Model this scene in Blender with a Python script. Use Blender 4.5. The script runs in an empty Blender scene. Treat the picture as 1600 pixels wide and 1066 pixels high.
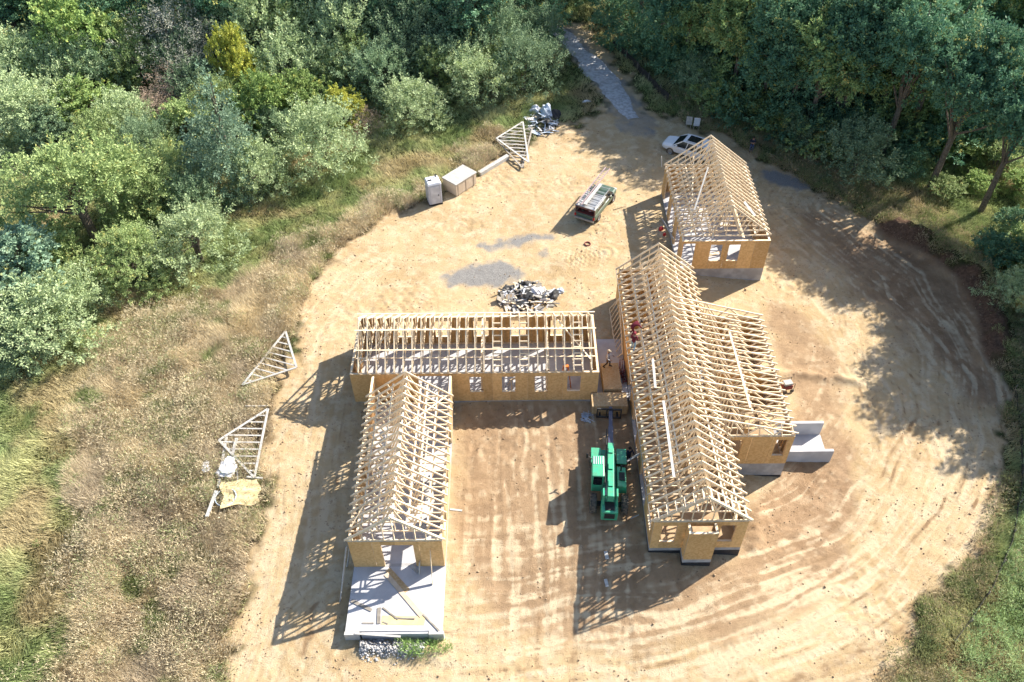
import bpy, bmesh, math, random
import numpy as np
from mathutils import Vector, Matrix

random.seed(7)
rng = np.random.default_rng(11)
scene = bpy.context.scene
COL = scene.collection

# ------------------------------------------------------------------ camera, sky, sun, exposure
CAM_F, CAM_T, CAM_R, CAM_H, CAM_PHI = 1312.9, 0.8043, -0.0130, 45.868, -0.0042     # focal length in px of a 1600 wide frame, pitch, roll, height, yaw
ct, st = math.cos(CAM_T), math.sin(CAM_T)
_r, _u, _f = Vector((1, 0, 0)), Vector((0, st, ct)), Vector((0, ct, -st))
_rot = Matrix.Rotation(-CAM_PHI, 3, 'Z')
C_R = _rot @ (math.cos(CAM_R) * _r + math.sin(CAM_R) * _u)
C_U = _rot @ (-math.sin(CAM_R) * _r + math.cos(CAM_R) * _u)
C_F = _rot @ _f
cam = bpy.data.cameras.new('camera')
camo = bpy.data.objects.new('camera', cam)
COL.objects.link(camo)
m = Matrix.Identity(4)
for i in range(3):
    m[i][0], m[i][1], m[i][2] = C_R[i], C_U[i], -C_F[i]
m[2][3] = CAM_H
camo.matrix_world = m
cam.sensor_width = 36.0
cam.lens = CAM_F / 1600 * 36.0
cam.clip_end = 3000
scene.camera = camo

SUN_AZ, SUN_EL = math.radians(57), math.radians(36.5)       # clockwise from +Y
world = bpy.data.worlds.new('World')
scene.world = world
world.use_nodes = True
wn = world.node_tree.nodes
sky = wn.new('ShaderNodeTexSky')
sky.sky_type = 'NISHITA'
sky.sun_disc = False
sky.sun_elevation = SUN_EL
sky.sun_rotation = SUN_AZ
sky.air_density = 1.0
sky.dust_density = 1.0
world.node_tree.links.new(sky.outputs[0], wn['Background'].inputs[0])
wn['Background'].inputs[1].default_value = 0.082
sun = bpy.data.lights.new('sun', 'SUN')
sun.energy = 4.2
sun.angle = math.radians(0.53)
sun.color = (1.0, 0.93, 0.82)
suno = bpy.data.objects.new('sun', sun)
COL.objects.link(suno)
sd = Vector((math.sin(SUN_AZ) * math.cos(SUN_EL), math.cos(SUN_AZ) * math.cos(SUN_EL), math.sin(SUN_EL)))
suno.rotation_euler = sd.to_track_quat('Z', 'Y').to_euler()
suno.location = sd * 200
scene.view_settings.view_transform = 'Standard'
scene.view_settings.look = 'None'
scene.view_settings.gamma = 1.0
scene.view_settings.exposure = 1.75
scene.render.engine = 'CYCLES'
scene.cycles.max_bounces = 8
scene.cycles.diffuse_bounces = 4
scene.cycles.transparent_max_bounces = 6

# ------------------------------------------------------------------ terrain height
_cp = np.array([(-15, 42, .28), (-14.5, 36, .2), (-10, 38, .02), (0, 38, .0), (5.5, 37, -.05), (-9.7, 31, -.1), (-4.2, 31, -.15), (-7, 20.6, -.62), (-14, 21.5, -.5), (-4, 22, -.55),
    (3, 21.8, -1.0), (7.9, 26.3, -.28), (8, 34, -.12), (11, 25, -.68), (13.7, 26.3, -.83), (17.8, 32.4, -1.5), (16, 29, -1.15), (18.6, 43, -1.45), (21.6, 34, -1.5), (14, 50, -.7), (20.6, 52, -1.3), (13.2, 52, -.25),
    (13.3, 62, -.05), (20.6, 62, -.6), (8, 46, -.05), (0, 50, 0), (-11, 50, .05), (-8, 61, .05), (3, 62, 0), (8, 70, 0), (6, 85, .3), (6, 100, .8),
    (30, 36, -1.7), (36, 46, -1.9), (25, 22, -1.55), (15, 16, -1.3), (0, 14, -.95), (-15, 14, -.6), (-28, 20, -.2), (-40, 45, .3), (-40, 80, .8), (-20, 70, .3),
    (30, 58, -1.6), (26, 70, -1.1), (20, 80, -.3), (45, 70, -2.0), (45, 40, -2.2), (60, 90, -1.5), (30, 100, 0), (-60, 110, 1.2), (0, 130, 1), (70, 60, -2.4), (-80, 30, 0), (0, -40, -1.5), (60, 0, -2.5)], float)

def _tps(r2):
    return np.where(r2 > 0, r2 * np.log(np.maximum(r2, 1e-9)) * .5, 0)
_n = len(_cp)
_A = np.zeros((_n + 3, _n + 3))
_d2 = ((_cp[:, None, :2] - _cp[None, :, :2]) ** 2).sum(2)
_A[:_n, :_n] = _tps(_d2) + np.eye(_n) * 8.0
_A[:_n, _n] = 1
_A[:_n, _n + 1:] = _cp[:, :2]
_A[_n:, :_n] = _A[:_n, _n:].T
_w = np.linalg.solve(_A, np.concatenate([_cp[:, 2], [0, 0, 0]]))

def G0(x, y):
    x = np.asarray(x, float); y = np.asarray(y, float)
    xx = np.clip(x, -80, 80); yy = np.clip(y, -20, 130)
    out = _w[_n] + _w[_n + 1] * xx + _w[_n + 2] * yy
    for i in range(_n):
        out = out + _w[i] * _tps((xx - _cp[i, 0]) ** 2 + (yy - _cp[i, 1]) ** 2)
    return out

_lat = rng.random((256, 256))
def vnoise(x, y, s, o=0):
    x = np.asarray(x, float) / s + 17.3 * o + 1000; y = np.asarray(y, float) / s + 31.7 * o + 1000
    xi = np.floor(x).astype(int); yi = np.floor(y).astype(int)
    fx = x - xi; fy = y - yi
    fx = fx * fx * (3 - 2 * fx); fy = fy * fy * (3 - 2 * fy)
    L = lambda a, b: _lat[(a + 7 * o) & 255, (b + 13 * o) & 255]
    return (L(xi, yi) * (1 - fx) + L(xi + 1, yi) * fx) * (1 - fy) + (L(xi, yi + 1) * (1 - fx) + L(xi + 1, yi + 1) * fx) * fy

def fbm(x, y, s, o=0, k=3):
    v = 0; a = 1; t = 0
    for i in range(k):
        v = v + a * vnoise(x, y, s / 2 ** i, o + i); t += a; a *= .5
    return v / t

def sstep(a, b, x):
    t = np.clip((x - a) / (b - a), 0, 1)
    return t * t * (3 - 2 * t)

def polydist(x, y, pts, closed=False):
    """distance to a polyline, arclength at the foot"""
    d = np.full(np.shape(x), 1e9); s = np.zeros(np.shape(x)); acc = 0
    P = list(pts) + ([pts[0]] if closed else [])
    for (ax, ay), (bx, by) in zip(P[:-1], P[1:]):
        L = math.hypot(bx - ax, by - ay)
        if L < 1e-6: continue
        t = np.clip(((x - ax) * (bx - ax) + (y - ay) * (by - ay)) / L ** 2, 0, 1)
        dd = np.hypot(x - ax - t * (bx - ax), y - ay - t * (by - ay))
        k = dd < d
        d = np.where(k, dd, d); s = np.where(k, acc + t * L, s); acc += L
    return d, s

def flow(x, y, pts):
    """signed offset from a guide line and the arclength along it"""
    d = np.full(np.shape(x), 1e9); s = np.zeros(np.shape(x)); sg = np.zeros(np.shape(x)); acc = 0
    for (ax, ay), (bx, by) in zip(pts[:-1], pts[1:]):
        L = math.hypot(bx - ax, by - ay)
        t = np.clip(((x - ax) * (bx - ax) + (y - ay) * (by - ay)) / L ** 2, 0, 1)
        dd = np.hypot(x - ax - t * (bx - ax), y - ay - t * (by - ay))
        k = dd < d
        d = np.where(k, dd, d); s = np.where(k, acc + t * L, s); sg = np.where(k, np.sign((bx - ax) * (y - ay) - (by - ay) * (x - ax)), sg); acc += L
    return d * sg, s

def rut_lines(p):
    """a pair of wheel lines from one guide line"""
    q = []
    for i, (x, y) in enumerate(p):
        a, b = p[max(i - 1, 0)], p[min(i + 1, len(p) - 1)]
        L = math.hypot(b[0] - a[0], b[1] - a[1]) or 1
        q.append((x - (b[1] - a[1]) / L * 1.8, y + (b[0] - a[0]) / L * 1.8))
    return p, q

def rut_field(x, y, p, k):
    d, s = polydist(x, y, p)
    L = sum(math.hypot(p[i + 1][0] - p[i][0], p[i + 1][1] - p[i][1]) for i in range(len(p) - 1))
    w = sstep(0.02, 3.5, s) * sstep(L - .02, L - 3.5, s)
    return d + (vnoise(s, s * 0, 3.0, k) - .5) * .3, s, w

def inpoly(x, y, pts):
    c = np.zeros(np.shape(x), bool)
    P = list(pts)
    for (ax, ay), (bx, by) in zip(P, P[1:] + P[:1]):
        if ay == by: continue
        k = ((ay > y) != (by > y)) & (x < (bx - ax) * (y - ay) / (by - ay) + ax)
        c ^= k
    return c

def sdist(x, y, pts):
    d, _ = polydist(x, y, pts, True)
    return np.where(inpoly(x, y, pts), d, -d)

def ray(u, v):
    return C_F + C_R * ((u - 800) / CAM_F) - C_U * ((v - 533) / CAM_F)

def at(u, v, h=0.0):
    """ground point seen at a place of the photograph (h metres above the ground)"""
    d = ray(u, v); z = h
    for _ in range(4):
        t = (z - CAM_H) / d.z
        z = float(G0(d.x * t, d.y * t)) + h
    return (d.x * t, d.y * t)

def line(*uv):
    return [at(u, v) for u, v in uv]

# zones on the ground
DIRT = line((862, 38), (893, 80), (925, 120), (942, 150), (938, 176), (905, 195), (880, 196), (835, 222), (780, 252), (738, 275), (692, 302), (640, 328), (585, 352), (535, 395), (500, 440), (478, 480), (455, 520), (440, 580), (425, 640), (425, 700), (420, 760), (408, 815), (400, 870), (385, 940), (362, 1000), (345, 1066), (330, 1140),
            (1330, 1140), (1385, 1040), (1430, 985), (1470, 930), (1515, 870), (1550, 810), (1572, 750), (1582, 690), (1578, 610), (1566, 540), (1548, 480), (1520, 440), (1470, 405), (1400, 362), (1320, 322), (1250, 285), (1190, 248), (1130, 208), (1060, 190), (1015, 172), (995, 140), (972, 110), (940, 72), (905, 40))
BROWN = line((690, 300), (600, 312), (520, 350), (440, 395), (350, 460), (250, 500), (180, 520), (160, 580), (130, 650), (145, 720), (140, 800), (120, 880), (110, 960), (105, 1040), (100, 1140), (345, 1140), (400, 900), (430, 700), (450, 560), (500, 440), (560, 370), (640, 330), (760, 262), (820, 225), (790, 215), (740, 240))
COURT = line((712, 632), (985, 640), (1012, 850), (1075, 885), (1150, 870), (1165, 780), (1240, 748), (1320, 716), (1340, 800), (1320, 900), (1180, 985), (1010, 1010), (860, 1015), (720, 900))
RBROWN = line((1205, 470), (1270, 500), (1310, 560), (1320, 625), (1310, 660), (1330, 720), (1330, 800), (1250, 850), (1190, 800), (1240, 700), (1245, 655), (1215, 560))
GRAVEL = [line((700, 432), (735, 412), (770, 408), (800, 412), (812, 428), (800, 442), (740, 446), (705, 445)), line((745, 385), (790, 372), (840, 362), (860, 372), (820, 384), (770, 392)), line((830, 395), (850, 390), (855, 402), (836, 405)),
          line((1195, 262), (1270, 292), (1245, 300), (1190, 278))]
BERM = line((1395, 362), (1450, 385), (1495, 415), (1530, 450), (1552, 500), (1562, 560))
MOUND = line((885, 410), (945, 396))
RUTS = [line(*p) for p in (
    ((1500, 500), (1560, 600), (1570, 700), (1530, 800), (1450, 900), (1320, 985), (1150, 1040), (980, 1066), (700, 1090)),
    ((1440, 480), (1520, 590), (1535, 690), (1500, 790), (1420, 880), (1290, 960), (1130, 1015), (960, 1040), (700, 1062)),
    ((1330, 520), (1400, 620), (1420, 710), (1380, 810), (1300, 890), (1180, 955), (1020, 1000), (850, 1020)),
    ((1300, 540), (1365, 630), (1385, 710), (1345, 800), (1265, 880), (1150, 940), (1000, 985), (850, 1005)),
    ((1250, 440), (1330, 540), (1450, 640), (1480, 720), (1440, 820), (1350, 910), (1220, 985), (1050, 1035)),
    ((1280, 400), (1400, 500), (1490, 600), (1515, 700), (1478, 800), (1390, 895), (1260, 975), (1080, 1050)),
    ((1180, 300), (1260, 380), (1400, 470), (1500, 560)), ((1190, 340), (1290, 420), (1420, 520), (1490, 590)),
    ((445, 700), (440, 800), (425, 920), (405, 1060)), ((500, 560), (480, 700), (470, 800), (452, 920), (432, 1060)), ((520, 640), (505, 800), (490, 920), (470, 1060)),
    ((740, 640), (735, 750), (730, 900), (720, 1000)), ((790, 690), (792, 800), (800, 930), (810, 1040)), ((835, 680), (838, 800), (845, 930), (850, 1040)),
    ((560, 1010), (600, 1040), (700, 1045), (800, 1030)), 
    ((480, 600), (500, 520), (560, 440), (640, 380)), 
    ((1000, 900), (950, 950), (900, 1000), (860, 1060)), ((850, 640), (862, 760), (870, 850)), ((905, 690), (905, 850), (900, 1000)), ((940, 830), (935, 950), (930, 1060)))]

def relief(x, y):
    """fine relief of the site: ruts, clods, berm, mounds"""
    d = sdist(x, y, DIRT)
    z = (fbm(x, y, 3.0, 1) - .5) * .10 + (fbm(x, y, .7, 4) - .5) * .05
    rough = sstep(.48, .75, fbm(x, y, 5.0, 9))
    z += (vnoise(x, y, .30, 5) - .5) * (.03 + .09 * rough)
    for k, p in enumerate(RUTS):
        for q in rut_lines(p):
            e, s, w = rut_field(x, y, q, k)
            w = w * (.35 + .65 * vnoise(s, s * 0, 5.0, k + 2))
            z += w * (-.03 * np.exp(-(e / .13) ** 2) + .018 * np.exp(-((e - .27) / .10) ** 2))
            z += .018 * w * np.exp(-(e / .2) ** 2) * np.sin(s * 2 * math.pi / .42 + k)
    for gl, wd in ((RING, 11.0), (CURT, 6.5), (WEST, 4.0)):
        f, s = flow(x, y, gl); f = f + (fbm(x, y, 6.0, 35, 2) - .5) * 2.2
        z += ((fbm(f * 2.7, s * .11 + f * .31, 1.0, 33, 2) - .5) * .035 + (vnoise(f * 6.3, s * .17 + f * .7, 1.0, 37) - .5) * .025) * np.exp(-(f / wd) ** 4)
    b, s = polydist(x, y, BERM)
    z += 1.3 * np.exp(-(b / 1.1) ** 2) * (.6 + .5 * vnoise(x, y, 1.2, 3) + .35 * vnoise(x, y, .4, 6))
    b, s = polydist(x, y, MOUND)
    z += .16 * np.exp(-(b / 1.1) ** 2) * (1 + .6 * np.sin(s * 15) * np.sin(b * 9)) 
    # spoil line east of the wide bay, gravelly end of the porch slab
    for p, hh, wd in ((SPOIL, .25, .45), (PORCHEND, .22, .5), (APRON, .25, .5)):
        b, s = polydist(x, y, p)
        z += hh * np.exp(-(b / wd) ** 2) * (.5 + 1.1 * vnoise(x, y, .5, 8))
    veg = sstep(0, 3, -d)
    z += veg * (fbm(x, y, 4.0, 12) - .4) * .5
    return z
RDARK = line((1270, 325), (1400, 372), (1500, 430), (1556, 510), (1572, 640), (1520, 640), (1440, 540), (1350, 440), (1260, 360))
RING = line((1300, 330), (1430, 430), (1500, 560), (1515, 680), (1465, 800), (1370, 890), (1230, 965), (1050, 1020), (800, 1050), (560, 1056))
CURT = line((845, 632), (850, 800), (865, 960), (875, 1100))
WEST = line((520, 540), (500, 640), (482, 760), (465, 900), (440, 1080))
SPOIL = line((1215, 583), (1260, 588), (1310, 592), (1345, 600))
PORCHEND = line((560, 1015), (620, 1020), (680, 1018))
APRON = line((1178, 850), (1185, 800))

def G(x, y):
    return float(G0(x, y)) + float(relief(np.array([float(x)]), np.array([float(y)]))[0])

# ------------------------------------------------------------------ materials
def new_mat(name):
    m = bpy.data.materials.new(name); m.use_nodes = True
    nt = m.node_tree
    return m, nt, nt.nodes['Principled BSDF']

def N(nt, t, **kw):
    n = nt.nodes.new(t)
    for k, v in kw.items():
        if k.startswith('i_'):
            n.inputs[int(k[2:]) if k[2:].isdigit() else k[2:].replace('_', ' ')].default_value = v
        else:
            setattr(n, k, v)
    return n

def mixc(nt, fac, a, b, blend='MIX'):
    n = nt.nodes.new('ShaderNodeMix'); n.data_type = 'RGBA'; n.blend_type = blend; n.clamp_factor = True
    for sock, val in ((n.inputs[0], fac), (n.inputs[6], a), (n.inputs[7], b)):
        if isinstance(val, bpy.types.NodeSocket): nt.links.new(val, sock)
        elif isinstance(val, (int, float)): sock.default_value = val
        else: sock.default_value = (*val, 1)
    return n.outputs[2]

def ramp(nt, src, a, b):
    n = nt.nodes.new('ShaderNodeMapRange'); n.interpolation_type = 'SMOOTHSTEP'
    n.inputs[1].default_value = a; n.inputs[2].default_value = b
    nt.links.new(src, n.inputs[0])
    return n.outputs[0]

def noise(nt, vec, scale, detail=4, rough=.55):
    n = N(nt, 'ShaderNodeTexNoise'); n.inputs['Scale'].default_value = scale; n.inputs['Detail'].default_value = detail; n.inputs['Roughness'].default_value = rough
    nt.links.new(vec, n.inputs['Vector'])
    return n.outputs[0]

def M(name, c1, c2=None, scale=3, rough=.7, bump=0.0, bscale=20, rand=.0, metal=0.0, stretch=None, spec=.3, lo=.35, hi=.65):
    """two-tone procedural material with object-to-object variation"""
    m, nt, b = new_mat(name)
    c2 = c2 or c1
    tc = N(nt, 'ShaderNodeTexCoord'); vec = tc.outputs['Object']
    if stretch:
        mp = N(nt, 'ShaderNodeMapping'); mp.inputs['Scale'].default_value = stretch
        nt.links.new(vec, mp.inputs[0]); vec = mp.outputs[0]
    col = mixc(nt, ramp(nt, noise(nt, vec, scale), lo, hi), c1, c2)
    if rand:
        oi = N(nt, 'ShaderNodeObjectInfo')
        mr = N(nt, 'ShaderNodeMapRange'); mr.inputs[3].default_value = 1 - rand; mr.inputs[4].default_value = 1 + rand
        nt.links.new(oi.outputs['Random'], mr.inputs[0])
        hsv = N(nt, 'ShaderNodeHueSaturation'); nt.links.new(mr.outputs[0], hsv.inputs['Value']); nt.links.new(col, hsv.inputs['Color'])
        col = hsv.outputs[0]
    nt.links.new(col, b.inputs['Base Color'])
    b.inputs['Roughness'].default_value = rough; b.inputs['Metallic'].default_value = metal
    b.inputs['Specular IOR Level'].default_value = spec
    if bump:
        bp = N(nt, 'ShaderNodeBump'); bp.inputs['Strength'].default_value = bump; bp.inputs['Distance'].default_value = .02
        nt.links.new(noise(nt, vec, bscale, 3), bp.inputs['Height']); nt.links.new(bp.outputs[0], b.inputs['Normal'])
    return m

MAT = {}
MAT['lumber'] = M('pine_lumber', (0.71, 0.60, 0.44), (0.61, 0.48, 0.32), scale=4, rough=.75, rand=.17, stretch=(1, 1, 1), spec=.2)
MAT['stud'] = M('spruce_stud', (0.56, 0.43, 0.28), (0.47, 0.34, 0.20), scale=5, rough=.75, rand=.15, spec=.2)
MAT['osb'] = M('strand_board', (0.60, 0.385, 0.18), (0.47, 0.285, 0.115), scale=7, rough=.8, rand=.15, bump=.15, bscale=60, spec=.15, lo=.3, hi=.7)
MAT['osb_pale'] = M('pale_strand_board', (0.396, 0.297, 0.178), (0.330, 0.224, 0.112), scale=8, rough=.8, rand=.08, spec=.15)
MAT['concrete'] = M('concrete', (0.36, 0.35, 0.345), (0.26, 0.25, 0.248), scale=1.3, rough=.85, bump=.1, bscale=30, rand=.03, spec=.25)
MAT['slab'] = M('floor_concrete', (0.42, 0.415, 0.425), (0.34, 0.335, 0.345), scale=.8, rough=.8, bump=.05, bscale=30, spec=.25)
MAT['subfloor'] = M('subfloor_board', (.38, .28, .17), (.29, .20, .12), scale=1.5, rough=.85, spec=.15)
MAT['damp'] = M('black_damp_proofing', (.018, .018, .022), (.03, .03, .034), scale=3, rough=.6)
MAT['white_board'] = M('weathered_white_board', (0.409, 0.396, 0.370), (0.330, 0.317, 0.297), scale=3, rough=.8, rand=.08)
MAT['grey_board'] = M('grey_weathered_plank', (0.264, 0.238, 0.205), (0.185, 0.165, 0.139), scale=3, rough=.85, rand=.15)
MAT['plate'] = M('metal_truss_plate', (.55, .56, .57), rough=.4, metal=.8)

# ------------------------------------------------------------------ mesh building
class MB:
    def __init__(s): s.v = []; s.f = []; s.mi = []; s.cur = 0
    def add(s, vs, fs):
        o = len(s.v); s.v += [tuple(v) for v in vs]; s.f += [tuple(i + o for i in f) for f in fs]; s.mi += [s.cur] * len(fs); return s
    def box(s, x0, y0, z0, x1, y1, z1):
        x0, x1 = min(x0, x1), max(x0, x1); y0, y1 = min(y0, y1), max(y0, y1); z0, z1 = min(z0, z1), max(z0, z1)
        return s.add([(x0, y0, z0), (x1, y0, z0), (x1, y1, z0), (x0, y1, z0), (x0, y0, z1), (x1, y0, z1), (x1, y1, z1), (x0, y1, z1)],
                     [(0, 3, 2, 1), (4, 5, 6, 7), (0, 1, 5, 4), (1, 2, 6, 5), (2, 3, 7, 6), (3, 0, 4, 7)])
    def beam(s, p, q, w, h, up=(0, 0, 1)):
        p, q, up = Vector(p), Vector(q), Vector(up)
        d = (q - p).normalized(); side = d.cross(up)
        if side.length < 1e-4: side = d.cross(Vector((1, 0, 0)))
        side.normalize(); u = side.cross(d).normalized()
        c = []
        for e in (p, q):
            for a, b in ((-1, -1), (1, -1), (1, 1), (-1, 1)): c.append(e + side * (a * w / 2) + u * (b * h / 2))
        return s.add(c, [(0, 1, 2, 3), (7, 6, 5, 4), (0, 4, 5, 1), (1, 5, 6, 2), (2, 6, 7, 3), (3, 7, 4, 0)])
    def prism(s, poly, a0, a1, axis='y'):
        """polygon given in the other two axes (xz for y, yz for x, xy for z), extruded from a0 to a1"""
        n = len(poly)
        def P(p, a): return {'y': (p[0], a, p[1]), 'x': (a, p[0], p[1]), 'z': (p[0], p[1], a)}[axis]
        vs = [P(p, a0) for p in poly] + [P(p, a1) for p in poly]
        area = sum(poly[i][0] * poly[(i + 1) % n][1] - poly[(i + 1) % n][0] * poly[i][1] for i in range(n))
        flip = (area > 0) ^ (axis == 'y') ^ (a1 < a0)
        fs = [tuple(range(n)), tuple(range(2 * n - 1, n - 1, -1))] + [(i, i + n, (i + 1) % n + n, (i + 1) % n) for i in range(n)]
        if flip: fs = [f[::-1] for f in fs]
        return s.add(vs, fs)
    def tube(s, pts, r, n=8, caps=True):
        pts = [Vector(p) for p in pts]; R = r if isinstance(r, (list, tuple)) else [r] * len(pts)
        rings = []
        ref = Vector((0, 0, 1))
        for i, p in enumerate(pts):
            d = (pts[min(i + 1, len(pts) - 1)] - pts[max(i - 1, 0)]).normalized()
            a = d.cross(ref)
            if a.length < .05: a = d.cross(Vector((1, 0, 0)))
            a.normalize(); b = d.cross(a).normalized()
            rings.append([p + (a * math.cos(t) + b * math.sin(t)) * R[i] for t in [2 * math.pi * k / n for k in range(n)]])
        vs = [v for rg in rings for v in rg]
        fs = [(i * n + k, i * n + (k + 1) % n, (i + 1) * n + (k + 1) % n, (i + 1) * n + k) for i in range(len(pts) - 1) for k in range(n)]
        if caps: fs += [tuple(range(n - 1, -1, -1)), tuple(range((len(pts) - 1) * n, len(pts) * n))]
        return s.add(vs, fs)
    def lathe(s, prof, c=(0, 0, 0), axis='z', n=20):
        """profile of (radius, height) spun round an axis through c"""
        vs = []
        for r, h in prof:
            for k in range(n):
                t = 2 * math.pi * k / n; a, b = r * math.cos(t), r * math.sin(t)
                p = {'z': (a, b, h), 'x': (h, a, b), 'y': (b, h, a)}[axis]
                vs.append((p[0] + c[0], p[1] + c[1], p[2] + c[2]))
        fs = [(i * n + k, i * n + (k + 1) % n, (i + 1) * n + (k + 1) % n, (i + 1) * n + k) for i in range(len(prof) - 1) for k in range(n)]
        return s.add(vs, fs)
    def loft(s, rings, caps=True):
        n = len(rings[0]); vs = [v for r in rings for v in r]
        fs = [(i * n + k, i * n + (k + 1) % n, (i + 1) * n + (k + 1) % n, (i + 1) * n + k) for i in range(len(rings) - 1) for k in range(n)]
        if caps: fs += [tuple(range(n - 1, -1, -1)), tuple(range((len(rings) - 1) * n, len(rings) * n))]
        return s.add(vs, fs)
    def mesh(s, name, mats, origin=(0, 0, 0), smooth=False):
        me = bpy.data.meshes.new(name)
        ox, oy, oz = origin
        me.from_pydata([(v[0] - ox, v[1] - oy, v[2] - oz) for v in s.v], [], s.f)
        for m in (mats if isinstance(mats, (list, tuple)) else [mats]):
            me.materials.append(MAT[m] if isinstance(m, str) else m)
        if len(me.materials) > 1: me.polygons.foreach_set('material_index', s.mi)
        if smooth: me.polygons.foreach_set('use_smooth', [True] * len(me.polygons))
        me.update()
        return me
    def build(s, name, mats, parent=None, origin=None, smooth=False, fix=False):
        """links the shapes as ONE mesh object; coordinates are in the space of the thing (its Empty)"""
        me = s.mesh(name, mats, origin or (0, 0, 0), smooth)
        if fix:
            bm = bmesh.new(); bm.from_mesh(me); bmesh.ops.recalc_face_normals(bm, faces=bm.faces); bm.to_mesh(me); bm.free()
        o = bpy.data.objects.new(name, me); COL.objects.link(o)
        if origin: o.location = origin
        if parent: o.parent = parent
        return o

def bevel(o, w=.02, seg=2):
    b = o.modifiers.new('bevel', 'BEVEL'); b.width = w; b.segments = seg; b.limit_method = 'ANGLE'; b.angle_limit = math.radians(35)
    return o

def tag(o, label=None, cat=None, group=None, kind=None):
    for k, v in (('label', label), ('category', cat), ('group', group), ('kind', kind)):
        if v: o[k] = v
    return o

def thing(name, label, cat, loc=(0, 0, 0), rz=0.0, group=None):
    o = bpy.data.objects.new(name, None); COL.objects.link(o)
    o.empty_display_size = .3
    o.location = loc; o.rotation_euler = (0, 0, rz)
    return tag(o, label, cat, group)

def place(name, me, parent=None, loc=(0, 0, 0), rot=(0, 0, 0), scale=(1, 1, 1), mat=None):
    o = bpy.data.objects.new(name, me); COL.objects.link(o)
    o.location = loc; o.rotation_euler = rot; o.scale = scale
    if parent: o.parent = parent
    if mat:
        o.material_slots[0].link = 'OBJECT'; o.material_slots[0].material = MAT[mat] if isinstance(mat, str) else mat
    return o

_kids = {}
def copy_tree(o, parent=None):
    c = o.copy(); COL.objects.link(c); c.parent = parent
    for ch in o.children: copy_tree(ch, c)
    return c

def attr_color(me, name, arr, domain='POINT'):
    a = me.attributes.new(name, 'FLOAT_COLOR', domain)
    full = np.ones((len(arr), 4), np.float32); full[:, :arr.shape[1]] = arr
    a.data.foreach_set('color', full.ravel())

def np_mesh(name, V, F, k):
    """mesh from numpy arrays, all faces with k corners"""
    me = bpy.data.meshes.new(name)
    me.vertices.add(len(V)); me.vertices.foreach_set('co', np.asarray(V, np.float32).ravel())
    me.loops.add(len(F) * k); me.loops.foreach_set('vertex_index', np.asarray(F, np.int32).ravel())
    me.polygons.add(len(F)); me.polygons.foreach_set('loop_start', np.arange(len(F), dtype=np.int32) * k)
    try: me.polygons.foreach_set('loop_total', np.full(len(F), k, np.int32))
    except Exception: pass
    me.update(calc_edges=True)
    return me

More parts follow.
